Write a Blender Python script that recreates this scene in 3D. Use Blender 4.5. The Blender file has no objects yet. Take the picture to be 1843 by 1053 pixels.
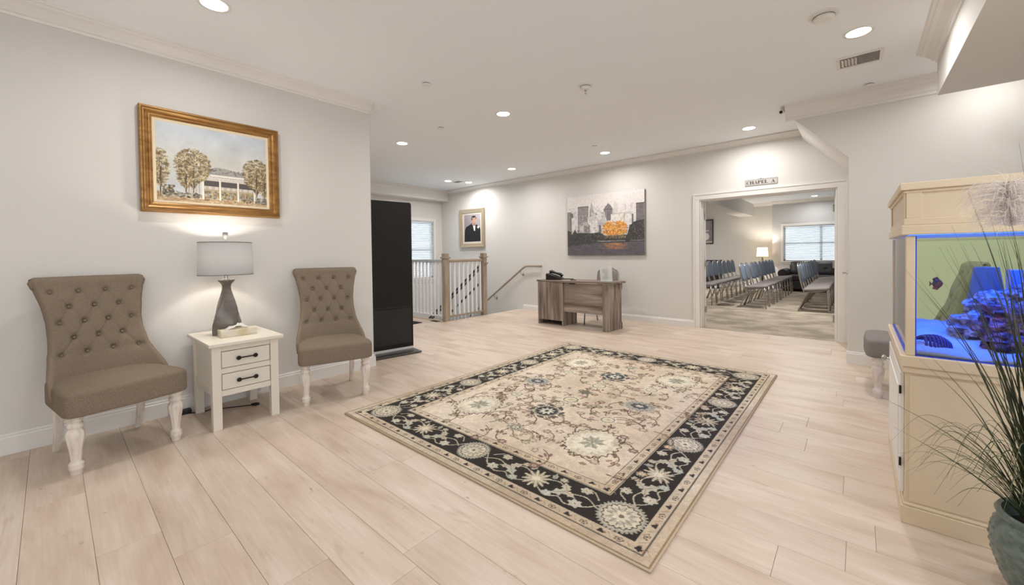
import bpy, bmesh, math, random
import numpy as np
from mathutils import Vector, Matrix, noise as mnoise
random.seed(7); RNG = np.random.default_rng(7)
S = bpy.context.scene
COL = S.collection
PI = math.pi

# ------------------------------------------------------------ camera, world, exposure
def vec(*a): return Vector(a)
CAM_POS = (4.0565, 0.0, 1.22)
cR = Vector((0.75592911, 0.65451594, -0.01341856)); cU = Vector((-0.00135788, 0.02206477, 0.99975562))
cF = Vector((-0.65465207, 0.75572616, -0.01756815))
cam_data = bpy.data.cameras.new('camera')
cam = bpy.data.objects.new('camera', cam_data); COL.objects.link(cam)
cam.matrix_world = Matrix(((cR.x, cU.x, -cF.x, CAM_POS[0]), (cR.y, cU.y, -cF.y, CAM_POS[1]), (cR.z, cU.z, -cF.z, CAM_POS[2]), (0, 0, 0, 1)))
cam_data.sensor_fit = 'HORIZONTAL'; cam_data.sensor_width = 36.0
cam_data.lens = 719.9 / 1843 * 36
cam_data.shift_x = 0; cam_data.shift_y = -56.85 / 1843
cam_data.clip_start = .02
S.camera = cam
world = bpy.data.worlds.new('World'); S.world = world
world.use_nodes = True
bgn = world.node_tree.nodes['Background']
bgn.inputs[0].default_value = (0.88, 0.94, 1.0, 1); bgn.inputs[1].default_value = 2.8
S.view_settings.view_transform = 'Standard'
try: S.view_settings.look = 'None'
except Exception: pass
S.view_settings.gamma = 1.0; S.view_settings.use_curve_mapping = False
S.view_settings.exposure = 0.0
DL_POWER = 12.8       # watts of one recessed downlight
def area_light(name, loc, size, power, color=(1, 1, 1), rot=(0, 0, 0), sizey=None, parent=None, spread=PI, shape=None):
    l = bpy.data.lights.new(name, 'AREA'); l.energy = power; l.color = color; l.spread = spread
    l.shape = shape or ('RECTANGLE' if sizey else 'DISK'); l.size = size
    if sizey: l.size_y = sizey
    o = bpy.data.objects.new(name, l); COL.objects.link(o); o.location = loc; o.rotation_euler = rot
    if parent: o.parent = parent
    return o

# ------------------------------------------------------------ helpers
def lin(c): return tuple(((x / 255) / 12.92 if x / 255 <= .04045 else ((x / 255 + .055) / 1.055) ** 2.4) for x in c)
def mat(name, rgb, rough=.5, metal=0, noise=None, bump=0, bscale=200, spec=None, trans=None, emit=None, coat=0, alpha=None):
    m = bpy.data.materials.new(name); m.use_nodes = True
    nt = m.node_tree; b = nt.nodes['Principled BSDF']
    col = lin(rgb)
    b.inputs['Base Color'].default_value = (*col, 1); b.inputs['Roughness'].default_value = rough
    b.inputs['Metallic'].default_value = metal
    if spec is not None: b.inputs['Specular IOR Level'].default_value = spec
    if coat: b.inputs['Coat Weight'].default_value = coat
    if emit: b.inputs['Emission Color'].default_value = (*lin(emit[0]), 1); b.inputs['Emission Strength'].default_value = emit[1]
    tc = nt.nodes.new('ShaderNodeTexCoord')
    if noise:   # (second rgb, scale xyz, detail, contrast lo, hi)
        c2, sc, det, lo, hi = noise
        mp = nt.nodes.new('ShaderNodeMapping'); mp.inputs['Scale'].default_value = sc
        nt.links.new(tc.outputs['Object'], mp.inputs[0])
        n = nt.nodes.new('ShaderNodeTexNoise'); n.inputs['Scale'].default_value = 1; n.inputs['Detail'].default_value = det
        nt.links.new(mp.outputs[0], n.inputs[0])
        r = nt.nodes.new('ShaderNodeValToRGB'); r.color_ramp.elements[0].position = lo; r.color_ramp.elements[1].position = hi
        r.color_ramp.elements[0].color = (*lin(c2), 1); r.color_ramp.elements[1].color = (*col, 1)
        nt.links.new(n.outputs[0], r.inputs[0]); nt.links.new(r.outputs[0], b.inputs['Base Color'])
    if bump:
        n2 = nt.nodes.new('ShaderNodeTexNoise'); n2.inputs['Scale'].default_value = bscale; n2.inputs['Detail'].default_value = 3
        nt.links.new(tc.outputs['Object'], n2.inputs[0])
        bp = nt.nodes.new('ShaderNodeBump'); bp.inputs['Strength'].default_value = bump; bp.inputs['Distance'].default_value = .004
        nt.links.new(n2.outputs[0], bp.inputs['Height']); nt.links.new(bp.outputs[0], b.inputs['Normal'])
    return m
def mat_attr(name, rough=.7, bump=0, bscale=600):
    m = mat(name, (200, 200, 200), rough, bump=bump, bscale=bscale)
    nt = m.node_tree; a = nt.nodes.new('ShaderNodeVertexColor'); a.layer_name = 'Col'
    nt.links.new(a.outputs[0], nt.nodes['Principled BSDF'].inputs['Base Color'])
    return m
def mat_glass(name, tint, refl=.08, rough=.0):
    m = bpy.data.materials.new(name); m.use_nodes = True; nt = m.node_tree; nt.nodes.clear()
    o = nt.nodes.new('ShaderNodeOutputMaterial'); t = nt.nodes.new('ShaderNodeBsdfTransparent'); t.inputs[0].default_value = (*lin(tint), 1)
    g = nt.nodes.new('ShaderNodeBsdfGlossy'); g.inputs['Roughness'].default_value = rough
    lw = nt.nodes.new('ShaderNodeFresnel'); lw.inputs[0].default_value = 1.22
    mx = nt.nodes.new('ShaderNodeMixShader'); nt.links.new(lw.outputs[0], mx.inputs[0])
    nt.links.new(t.outputs[0], mx.inputs[1]); nt.links.new(g.outputs[0], mx.inputs[2]); nt.links.new(mx.outputs[0], o.inputs[0])
    return m
def mat_translucent(name, rgb, fac=.5, rough=.8):
    m = bpy.data.materials.new(name); m.use_nodes = True; nt = m.node_tree; nt.nodes.clear()
    o = nt.nodes.new('ShaderNodeOutputMaterial'); t = nt.nodes.new('ShaderNodeBsdfTranslucent'); d = nt.nodes.new('ShaderNodeBsdfDiffuse')
    t.inputs[0].default_value = (*lin(rgb), 1); d.inputs[0].default_value = (*lin(rgb), 1)
    mx = nt.nodes.new('ShaderNodeMixShader'); mx.inputs[0].default_value = fac
    nt.links.new(d.outputs[0], mx.inputs[1]); nt.links.new(t.outputs[0], mx.inputs[2]); nt.links.new(mx.outputs[0], o.inputs[0])
    return m

class MB:
    def __init__(s): s.v = []; s.f = []; s.m = []
    def add(s, vs, fs, mi=0):
        o = len(s.v); s.v += [tuple(v) for v in vs]; s.f += [tuple(i + o for i in f) for f in fs]; s.m += [mi] * len(fs)
    def box(s, x0, x1, y0, y1, z0, z1, mi=0, M=None):
        vs = [Vector((x, y, z)) for z in (z0, z1) for y in (y0, y1) for x in (x0, x1)]
        if M is not None: vs = [M @ v for v in vs]
        s.add(vs, [(0, 2, 3, 1), (4, 5, 7, 6), (0, 1, 5, 4), (2, 6, 7, 3), (0, 4, 6, 2), (1, 3, 7, 5)], mi); return s
    def prism(s, pts, axis, a, b, mi=0):
        # pts 2D polygon, extruded along axis ('x': pts=(y,z); 'y': pts=(x,z); 'z': pts=(x,y))
        n = len(pts)
        mk = {'x': lambda p, t: (t, p[0], p[1]), 'y': lambda p, t: (p[0], t, p[1]), 'z': lambda p, t: (p[0], p[1], t)}[axis]
        vs = [mk(p, a) for p in pts] + [mk(p, b) for p in pts]
        s.add(vs, [tuple(range(n))[::-1], tuple(range(n, 2 * n))] + [(i, (i + 1) % n, (i + 1) % n + n, i + n) for i in range(n)], mi); return s
    def tube(s, path, r, seg=8, mi=0, cap=True, flat=1.0):
        path = [Vector(p) for p in path]; n = len(path)
        rs = r if isinstance(r, (list, tuple)) else [r] * n
        t0 = (path[1] - path[0]).normalized()
        up = Vector((0, 0, 1)) if abs(t0.z) < .9 else Vector((1, 0, 0))
        N = t0.cross(up).normalized(); vs = []
        for i, p in enumerate(path):
            t = (path[min(i + 1, n - 1)] - path[max(i - 1, 0)]).normalized()
            N = (N - t * N.dot(t)).normalized(); B = t.cross(N)
            for k in range(seg):
                a = 2 * PI * k / seg; vs.append(p + (N * math.cos(a) + B * math.sin(a) * flat) * rs[i])
        fs = [(i * seg + k, i * seg + (k + 1) % seg, (i + 1) * seg + (k + 1) % seg, (i + 1) * seg + k) for i in range(n - 1) for k in range(seg)]
        if cap: fs += [tuple(range(seg))[::-1], tuple(range((n - 1) * seg, n * seg))]
        s.add(vs, fs, mi); return s
    def lathe(s, prof, c=(0, 0, 0), seg=32, mi=0, fn=None, sx=1, sy=1, axis='z', cap=True):
        vs = []
        for (r, z) in prof:
            for k in range(seg):
                a = 2 * PI * k / seg; rr = r * (fn(a, z) if fn else 1)
                p = (rr * math.cos(a) * sx, rr * math.sin(a) * sy, z)
                if axis == 'x': p = (p[2], p[0], p[1])
                if axis == 'y': p = (p[0], p[2], p[1])
                vs.append((p[0] + c[0], p[1] + c[1], p[2] + c[2]))
        n = len(prof)
        fs = [(i * seg + k, i * seg + (k + 1) % seg, (i + 1) * seg + (k + 1) % seg, (i + 1) * seg + k) for i in range(n - 1) for k in range(seg)]
        if cap: fs += [tuple(range(seg))[::-1], tuple(range((n - 1) * seg, n * seg))]
        s.add(vs, fs, mi); return s
    def grid(s, nu, nv, fn, mi=0, closeu=False):
        vs = [fn(i / (nu if closeu else nu - 1), j / (nv - 1)) for j in range(nv) for i in range(nu)]
        fs = []
        for j in range(nv - 1):
            for i in range(nu if closeu else nu - 1):
                k = (i + 1) % nu
                fs.append((j * nu + i, j * nu + k, (j + 1) * nu + k, (j + 1) * nu + i))
        s.add(vs, fs, mi); return s
    def build(s, name, mats, parent=None, smooth=False, bevel=0, bseg=2, subsurf=0, angle=None, fix=True):
        me = bpy.data.meshes.new(name); me.from_pydata(s.v, [], s.f)
        for m in (mats if isinstance(mats, (list, tuple)) else [mats]): me.materials.append(m)
        me.polygons.foreach_set('material_index', s.m)
        if fix:
            bm = bmesh.new(); bm.from_mesh(me); bmesh.ops.recalc_face_normals(bm, faces=bm.faces); bm.to_mesh(me); bm.free()
        if smooth:
            if angle: 
                me.polygons.foreach_set('use_smooth', [True] * len(me.polygons))
                try: me.set_sharp_from_angle(angle=angle)
                except Exception: pass
            else: me.polygons.foreach_set('use_smooth', [True] * len(me.polygons))
        me.update()
        o = bpy.data.objects.new(name, me); COL.objects.link(o)
        if parent is not None: o.parent = parent
        if bevel:
            b = o.modifiers.new('bevel', 'BEVEL'); b.width = bevel; b.segments = bseg; b.limit_method = 'ANGLE'; b.angle_limit = math.radians(40)
            if smooth is False: b.harden_normals = False
        if subsurf:
            u = o.modifiers.new('sub', 'SUBSURF'); u.levels = subsurf; u.render_levels = subsurf
        return o
def tag(o, label, cat, group=None):
    o['label'] = label; o['category'] = cat
    if group: o['group'] = group
    return o
def thing(name, label, cat, loc=(0, 0, 0), rz=0, group=None):
    o = bpy.data.objects.new(name, None); COL.objects.link(o); o.empty_display_size = .1
    o.location = loc; o.rotation_euler = (0, 0, rz); return tag(o, label, cat, group)
def struct(o, label=None):
    o['kind'] = 'structure'
    if label: o['label'] = label
    return o
def copy_thing(o, loc, rz, label, group=None):
    r = o.copy(); COL.objects.link(r); r.location = loc; r.rotation_euler = (0, 0, rz); r['label'] = label
    if group: r['group'] = group
    for ch in list(o.children):
        c = ch.copy(); COL.objects.link(c); c.parent = r
        for g in list(ch.children):
            d = g.copy(); COL.objects.link(d); d.parent = c
    return r
def interp(tab, t):
    xs = [a for a, b in tab]; ys = [b for a, b in tab]; return float(np.interp(t, xs, ys))
def smooth_path(pts, n=6):
    out = []; P = [Vector(p) for p in pts]; P = [P[0] * 2 - P[1]] + P + [P[-1] * 2 - P[-2]]
    for i in range(1, len(P) - 2):
        for k in range(n):
            t = k / n; a, b, c, d = P[i - 1], P[i], P[i + 1], P[i + 2]
            out.append(.5 * ((2 * b) + (c - a) * t + (2 * a - 5 * b + 4 * c - d) * t * t + (3 * b - a - 3 * c + d) * t ** 3))
    out.append(P[-2]); return out

# ------------------------------------------------------------ flat artwork raster (vertex colours on a fine grid)
class Art:
    def __init__(s, w, h, step, bg):
        s.nx = int(round(w / step)) + 1; s.ny = int(round(h / step)) + 1; s.w = w; s.h = h
        s.x = np.linspace(0, w, s.nx); s.y = np.linspace(0, h, s.ny)
        s.X, s.Y = np.meshgrid(s.x, s.y); s.C = np.zeros((s.ny, s.nx, 3)); s.C[:] = np.array(bg) / 255.
    def _sub(s, x0, x1, y0, y1):
        i0, i1 = np.searchsorted(s.x, [x0, x1]); j0, j1 = np.searchsorted(s.y, [y0, y1]); return slice(j0, j1), slice(i0, i1)
    def _put(s, sl, mask, col, a=1.0):
        c = np.array(col) / 255.
        al = (mask.astype(float) * a)[..., None]
        s.C[sl] = s.C[sl] * (1 - al) + c * al
    def rect(s, x0, x1, y0, y1, col, a=1):
        sl = s._sub(x0, x1, y0, y1); s._put(sl, np.ones(s.X[sl].shape), col, a)
    def poly(s, pts, col, a=1):
        p = np.array(pts, float); sl = s._sub(p[:, 0].min(), p[:, 0].max(), p[:, 1].min(), p[:, 1].max())
        X, Y = s.X[sl], s.Y[sl]
        if X.size == 0: return
        ins = np.zeros(X.shape, bool); n = len(p)
        for i in range(n):
            xa, ya = p[i]; xb, yb = p[(i + 1) % n]
            if ya == yb: continue
            ins ^= ((ya > Y) != (yb > Y)) & (X < (xb - xa) * (Y - ya) / (yb - ya) + xa)
        s._put(sl, ins, col, a)
    def ell(s, cx, cy, rx, ry, col, a=1, rot=0, lobes=0, amp=0, ph=0, ring=None):
        R = max(rx, ry) * (1 + amp) * 1.05; sl = s._sub(cx - R, cx + R, cy - R, cy + R)
        X, Y = s.X[sl] - cx, s.Y[sl] - cy
        if X.size == 0: return
        c, sn = math.cos(rot), math.sin(rot); U, V = (X * c + Y * sn) / rx, (-X * sn + Y * c) / ry
        r = np.hypot(U, V)
        if lobes: r = r / (1 + amp * np.cos(lobes * np.arctan2(V, U) + ph))
        m = r < 1
        if ring: m &= r > ring
        s._put(sl, m, col, a)
    def line(s, pts, wd, col, a=1):
        for (xa, ya), (xb, yb) in zip(pts[:-1], pts[1:]):
            sl = s._sub(min(xa, xb) - wd, max(xa, xb) + wd, min(ya, yb) - wd, max(ya, yb) + wd)
            X, Y = s.X[sl], s.Y[sl]
            if X.size == 0: continue
            dx, dy = xb - xa, yb - ya; L = dx * dx + dy * dy + 1e-12
            t = np.clip(((X - xa) * dx + (Y - ya) * dy) / L, 0, 1)
            s._put(sl, np.hypot(X - xa - t * dx, Y - ya - t * dy) < wd / 2, col, a)
    def smooth_noise(s, cells, seed=0):
        r = np.random.default_rng(seed); ny = max(2, int(s.h * cells)); nx = max(2, int(s.w * cells))
        g = r.random((ny + 2, nx + 2)); yy = np.linspace(0, ny, s.ny); xx = np.linspace(0, nx, s.nx)
        j = np.minimum(yy.astype(int), ny); i = np.minimum(xx.astype(int), nx); fy = (yy - j)[:, None]; fx = (xx - i)[None]
        fy = fy * fy * (3 - 2 * fy); fx = fx * fx * (3 - 2 * fx)
        a = g[np.ix_(j, i)]; b = g[np.ix_(j, i + 1)]; c = g[np.ix_(j + 1, i)]; d = g[np.ix_(j + 1, i + 1)]
        return (a * (1 - fx) + b * fx) * (1 - fy) + (c * (1 - fx) + d * fx) * fy
    def build(s, name, material, place, parent=None, relief=None):
        # place(X, Y, Z) -> arrays of world coordinates
        Z = np.zeros_like(s.X) if relief is None else relief
        P = np.stack(place(s.X, s.Y, Z), -1).reshape(-1, 3)
        me = bpy.data.meshes.new(name); nv = s.nx * s.ny; nf = (s.nx - 1) * (s.ny - 1)
        me.vertices.add(nv); me.vertices.foreach_set('co', P.astype(np.float32).ravel())
        idx = np.arange(nv).reshape(s.ny, s.nx)
        q = np.stack([idx[:-1, :-1], idx[:-1, 1:], idx[1:, 1:], idx[1:, :-1]], -1).reshape(-1, 4)
        me.loops.add(nf * 4); me.loops.foreach_set('vertex_index', q.astype(np.int32).ravel())
        me.polygons.add(nf); me.polygons.foreach_set('loop_start', np.arange(0, nf * 4, 4, dtype=np.int32))
        me.update(calc_edges=True)
        c = np.clip(s.C, 0, 1); l = np.where(c <= .04045, c / 12.92, ((c + .055) / 1.055) ** 2.4)
        ca = me.color_attributes.new('Col', 'FLOAT_COLOR', 'POINT')
        ca.data.foreach_set('color', np.concatenate([l.reshape(-1, 3), np.ones((nv, 1))], 1).astype(np.float32).ravel())
        me.materials.append(material); me.validate()
        o = bpy.data.objects.new(name, me); COL.objects.link(o)
        if parent is not None: o.parent = parent
        return o

# ------------------------------------------------------------ materials
WALL = mat('wall_paint', (220, 217, 212), .75, bump=.03, bscale=300)
CEIL = mat('ceiling_paint', (243, 246, 249), .85, bump=.03, bscale=200)
TRIM = mat('trim_paint', (233, 230, 225), .4)
WHITE = mat('white_plastic', (235, 233, 228), .4)
CHROME = mat('brushed_chrome', (190, 188, 185), .25, 1)
BLACK = mat('black_gloss', (12, 12, 13), .22)
KBLACK = mat('satin_black', (30, 28, 26), .45, spec=.25)
BLACKM = mat('black_matte', (22, 21, 21), .6)
ORB = mat('dark_bronze', (38, 30, 26), .4, .6)
def wood_floor():
    m = bpy.data.materials.new('pale_oak_plank'); m.use_nodes = True; nt = m.node_tree; b = nt.nodes['Principled BSDF']
    N, L = nt.nodes.new, nt.links.new
    tc = N('ShaderNodeTexCoord'); oi = N('ShaderNodeObjectInfo')
    w = N('ShaderNodeMath'); w.operation = 'MULTIPLY'; w.inputs[1].default_value = 40; L(oi.outputs['Random'], w.inputs[0])
    def nz(scale, det, rough=.55, dist=0):
        mp = N('ShaderNodeMapping'); mp.inputs['Scale'].default_value = scale; L(tc.outputs['Object'], mp.inputs[0])
        n = N('ShaderNodeTexNoise'); n.noise_dimensions = '4D'; n.inputs['Scale'].default_value = 1; n.inputs['Detail'].default_value = det
        n.inputs['Roughness'].default_value = rough; n.inputs['Distortion'].default_value = dist
        L(mp.outputs[0], n.inputs['Vector']); L(w.outputs[0], n.inputs['W']); return n.outputs[0]
    def ramp(src, stops):
        r = N('ShaderNodeValToRGB'); e = r.color_ramp.elements
        while len(e) > 2: e.remove(e[-1])
        while len(e) < len(stops): e.new(.5)
        for i, (p, c) in enumerate(stops): e[i].position = p; e[i].color = (*lin(c), 1)
        L(src, r.inputs[0]); return r.outputs[0]
    def mix(f, a, bb, mode='MIX', fac=None):
        x = N('ShaderNodeMix'); x.data_type = 'RGBA'; x.blend_type = mode
        if fac is not None: x.inputs[0].default_value = fac
        else: L(f, x.inputs[0])
        L(a, x.inputs[6]); L(bb, x.inputs[7]); return x.outputs[2]
    base = ramp(nz((1.6, 7, 1), 4, .5, .6), [(.32, (202, 181, 162)), (.5, (217, 199, 182)), (.68, (225, 210, 195))])
    fine = ramp(nz((4, 90, 1), 5, .6), [(.3, (228, 222, 216)), (.7, (255, 255, 255))])
    c = mix(None, base, fine, 'MULTIPLY', .55)
    # cathedral streaks and knots
    knot = N('ShaderNodeTexNoise'); 
    kf = ramp(nz((2.2, 11, 1), 3, .5, 1.2), [(.64, (0, 0, 0)), (.78, (255, 255, 255))])
    rgbk = N('ShaderNodeRGB'); rgbk.outputs[0].default_value = (*lin((170, 142, 110)), 1)
    kk = N('ShaderNodeMath'); kk.operation = 'MULTIPLY'; kk.inputs[1].default_value = .55; L(kf, kk.inputs[0])
    c = mix(kk.outputs[0], c, rgbk.outputs[0])
    kf2 = ramp(nz((14, 30, 1), 1, .4), [(.74, (0, 0, 0)), (.80, (255, 255, 255))])
    rgb2 = N('ShaderNodeRGB'); rgb2.outputs[0].default_value = (*lin((150, 122, 98)), 1)
    k2 = N('ShaderNodeMath'); k2.operation = 'MULTIPLY'; k2.inputs[1].default_value = .6; L(kf2, k2.inputs[0])
    c = mix(k2.outputs[0], c, rgb2.outputs[0])
    # plank to plank tone
    hs = N('ShaderNodeHueSaturation'); mr = N('ShaderNodeMapRange'); mr.inputs[3].default_value = .965; mr.inputs[4].default_value = 1.03
    L(oi.outputs['Random'], mr.inputs[0]); L(mr.outputs[0], hs.inputs['Value']); L(c, hs.inputs['Color'])
    L(hs.outputs[0], b.inputs['Base Color']); b.inputs['Roughness'].default_value = .42
    b.inputs['Specular IOR Level'].default_value = .35
    bp = N('ShaderNodeBump'); bp.inputs['Strength'].default_value = .08; bp.inputs['Distance'].default_value = .002
    L(nz((4, 90, 1), 5, .6), bp.inputs['Height']); L(bp.outputs[0], b.inputs['Normal'])
    return m
PLANK = wood_floor()
JOINT = mat('joint_tone', (196, 174, 154), .9)  # plain tan base colour between the planks
CARPET = mat('chapel_carpet', (190, 176, 158), .95, noise=((156, 143, 126), (2.6, 2.6, 1), 6, .40, .60), bump=.4, bscale=90)
def tweed(name, c1, c2):
    m = mat(name, c1, .95, noise=(c2, (520, 520, 230), 4, .30, .70), bump=.5, bscale=700, spec=.1); return m
TWEED = tweed('brown_tweed', (158, 142, 124), (110, 97, 83))
GREYT = tweed('grey_tweed', (158, 150, 146), (128, 122, 120))
LEGW = mat('distressed_white_paint', (232, 222, 212), .5, noise=((206, 192, 178), (30, 30, 12), 4, .25, .5))
CREAM = mat('cream_paint', (226, 219, 205), .45)
CREAM2 = mat('antique_cream_paint', (222, 204, 176), .45)

# ------------------------------------------------------------ the room shell
CZ = 2.87; YF = 6.783; YR = 5.588; XR = 3.977; WX = -4.25
fl = MB().box(-1.62, 6.5, -3.0, YF + .15, -.16, -.0065).box(-4.4, -1.62, 2.0, 4.78, -.16, -.0065)
FLOOR = struct(fl.build('floor', JOINT))
PW = .2055; PL = 1.85
phase = {0: 1.70, 2: 2.44, 3: 2.75, 8: 3.808, 9: 4.02, 12: 4.0, 14: 3.81}
pmesh = {}
def plank(x0, x1, y0, y1):
    g = .0006
    key = (round(x1 - x0, 3), round(y1 - y0, 3))
    if key not in pmesh:
        hx, hy = (x1 - x0) / 2 - g, (y1 - y0) / 2 - g; b = .0007; m = MB()
        vs = [(-hx, -hy, -.008), (hx, -hy, -.008), (hx, hy, -.008), (-hx, hy, -.008), (-hx, -hy, -b), (hx, -hy, -b), (hx, hy, -b), (-hx, hy, -b),
              (-hx + b, -hy + b, 0), (hx - b, -hy + b, 0), (hx - b, hy - b, 0), (-hx + b, hy - b, 0)]
        m.add(vs, [(0, 1, 5, 4), (1, 2, 6, 5), (2, 3, 7, 6), (3, 0, 4, 7), (4, 5, 9, 8), (5, 6, 10, 9), (6, 7, 11, 10), (7, 4, 8, 11), (8, 9, 10, 11)])
        o = m.build('plank', PLANK, fix=False); pmesh[key] = o.data; COL.objects.unlink(o); bpy.data.objects.remove(o)
    o = bpy.data.objects.new('plank', pmesh[key]); COL.objects.link(o); o.parent = FLOOR
    o.location = ((x0 + x1) / 2, (y0 + y1) / 2, 0)
for k in range(-5, 33):
    ya, yb = .095 + PW * k, .095 + PW * (k + 1)
    if ya >= YF: break
    yb = min(yb, YF)
    xs = 0.0 if yb < 2.35 else (-4.25 if yb < 4.82 else -1.62); xe = 5.7
    if ya > YR - .02: xe = XR
    ph = phase.get(k, random.random() * PL)
    x = ph - PL * math.ceil((ph - xs) / PL)
    while x < xe:
        a, b = max(x, xs), min(x + PL, xe)
        if b - a > .02: plank(a, b, ya, yb)
        x += PL
struct(MB().box(-.75, 6, YF + .15, 15.7, -.1, 0).box(2.05, 3.9, YF, YF + .15, -.05, .001).build('floor', CARPET), 'mottled tan carpet of the room beyond the double doorway')
# walls
struct(MB().box(-.15, 0, -3, 2.323, 0, CZ).build('wall_left', WALL))
struct(MB().box(-4.4, -.15, 2.17, 2.323, 0, CZ).build('wall_left_return', WALL))
WY0, WY1, WZ0, WZ1 = 5.05, 6.5, .62, 2.08
w = MB(); w.box(WX - .15, WX, 2.323, WY0, -2.2, CZ).box(WX - .15, WX, WY1, YF + .15, -2.2, CZ).box(WX - .15, WX, WY0, WY1, -2.2, WZ0).box(WX - .15, WX, WY0, WY1, WZ1, CZ)
struct(w.build('wall_stair', WALL))
DX0, DX1, DZ = 2.145, 3.847, 2.035
w = MB(); w.box(WX, -1.62, YF, YF + .15, -2.2, CZ).box(-1.62, DX0, YF, YF + .15, -.16, CZ).box(DX1, XR + .15, YF, YF + .15, 0, CZ).box(DX0, DX1, YF, YF + .15, DZ, CZ)
struct(w.build('wall_far', WALL))
struct(MB().box(XR, 6.5, YR, YR + .15, 0, CZ).prism([(XR, 2.2), (3.49, 2.72), (3.49, CZ), (XR, CZ)], 'y', YR, YF).build('wall_right', WALL), 'right wall with a sloping soffit running to the far wall')
struct(MB().box(-.15, 6.65, -3.15, -3, 0, CZ).build('wall_back', WALL)); struct(MB().box(6.5, 6.65, -3, -2.6, 0, CZ).box(6.5, 6.65, 2.0, YR + .15, 0, CZ).box(6.5, 6.65, -2.6, 2.0, 0, .3).box(6.5, 6.65, -2.6, 2.0, 2.5, CZ).build('wall_side', WALL))  # side wall opening is unseen, added to let sky light in
struct(MB().box(XR, XR + .13, YR + .15, YF, 0, CZ).build('wall_right_return', WALL))
struct(MB().box(-1.62, -1.55, 4.78, YF, -2.2, -.165).box(-4.25, -1.62, 4.70, 4.78, -2.2, -.165).build('wall_stairwell', WALL))
struct(MB().box(-4.4, 6.5, -3, YF + .15, CZ, CZ + .1).build('ceiling', CEIL))
# crown mouldings
def crown_prof(d=.13, h=.10):
    return [(0, 0), (0, -h), (.012, -h), (.016, -h * .84), (.03, -h * .8), (.045, -h * .62), (.075, -h * .36), (.10, -h * .26), (.105, -h * .16), (d - .008, -h * .12), (d, 0)]
def crown(ax, sgn, pos, a, b, z=CZ, d=.13, h=.10):
    m = MB(); pr = [(pos + sgn * p, z + q) for p, q in crown_prof(d, h)]
    m.prism(pr, ax, a, b); return struct(m.build('trim_1', TRIM))
crown('y', 1, 0, -3, 2.323)
m = MB(); m.prism([(2.323 + p, CZ + q) for p, q in crown_prof()], 'x', -4.25, .13); struct(m.build('trim_2', TRIM))
m = MB(); m.prism([(YR - p * .8, CZ + q) for p, q in crown_prof(.14, .17)], 'x', 3.42, 6.5); struct(m.build('trim_3', TRIM))
m = MB(); m.prism([(YF - p * .7, CZ + q) for p, q in crown_prof(.1, .08)], 'x', WX, 3.5); struct(m.build('trim_4', TRIM))
crown('y', -1, 4.555, -3, 4.88)
struct(MB().box(4.555, 6.5, -3, 4.90, 2.50, CZ).build('ceiling_soffit', WALL), 'boxed soffit hanging under the ceiling above the aquarium')
struct(MB().box(WX, -3.98, 2.45, YF, 2.6, CZ).box(WX, -3.94, 2.45, YF, 2.83, CZ).build('trim_5', TRIM), 'boxed header under the ceiling above the stair window')
# baseboards
def base_prof(h=.13, d=.016): return [(0, 0), (d, 0), (d, h - .025), (d * .6, h - .018), (d * .7, h - .01), (d * .3, h), (0, h)]
def baseboard(name, ax, sgn, pos, a, b, h=.13):
    m = MB(); m.prism([(pos + sgn * p, q) for p, q in base_prof(h)], ax, a, b); return struct(m.build(name, TRIM))
baseboard('baseboard_left', 'y', 1, 0, -3, 2.323)
baseboard('baseboard_left_return', 'x', 1, 2.323, -4.25, .016)
baseboard('baseboard_far', 'x', -1, YF, -1.5, 2.06, .11)
baseboard('baseboard_right', 'x', -1, YR, XR - .016, 6.5)
# double doorway: casing, jambs, two leaves folded back into the chapel
m = MB()
m.box(2.075, DX0, YF - .02, YF, 0, DZ).box(DX1, 3.93, YF - .02, YF, 0, DZ).box(2.075, 3.93, YF - .02, YF, DZ, DZ + .07)
m.box(2.052, 2.075, YF - .027, YF, 0, DZ + .07).box(3.93, 3.955, YF - .027, YF, 0, DZ + .07).box(2.052, 3.955, YF - .027, YF, DZ + .07, DZ + .095)
m.box(DX0 + .001, DX0 + .018, YF, YF + .16, 0, DZ - .018).box(DX1 - .018, DX1 - .001, YF, YF + .16, 0, DZ - .018).box(DX0 + .001, DX1 - .001, YF, YF + .16, DZ - .018, DZ - .001)
m.box(DX0 + .018, DX0 + .03, YF + .07, YF + .1, 0, DZ - .018).box(DX1 - .03, DX1 - .018, YF + .07, YF + .1, 0, DZ - .018)
struct(m.build('trim_6', TRIM, bevel=.003), 'white casing and jambs of the double doorway')
def leaf(name, sx, hx):
    o = MB().box(min(0, sx * .83), max(0, sx * .83), -.02, .02, .012, DZ - .025).build(name, TRIM, bevel=.002)
    struct(o); o.location = (hx, YF + .19, 0); o.rotation_euler = (0, 0, 0)
    for z0, z1 in ((.15, .95), (1.05, 1.9)):
        MB().box(min(sx * .12, sx * .71), max(sx * .12, sx * .71), .018, .026, z0, z1).build('panel', TRIM, o, bevel=.006)
    for z in (.28, 1.02, 1.78):
        h = MB(); h.box(-.008 * sx - .012, -.008 * sx + .012, -.028, -.012, z - .05, z + .05).tube([(-.012 * sx, -.032, z - .05), (-.012 * sx, -.032, z + .05)], .008, 8)
        h.build('hinge', CHROME, o)
leaf('door_1', -1, DX0 + .035); leaf('door_2', 1, DX1 - .035)
d3 = struct(MB().box(XR - .012, XR, 5.78, 6.62, .01, 2.03).build('door_3', TRIM, bevel=.002))
h = MB(); h.lathe([(.026, 0), (.026, .008)], (XR - .022, 6.0, .95), 16, axis='x').tube([(XR - .02, 6.0, .95), (XR - .055, 6.0, .95), (XR - .058, 6.09, .95)], .008, 8)
h.build('handle', CHROME, d3, smooth=True, angle=.6)

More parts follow.
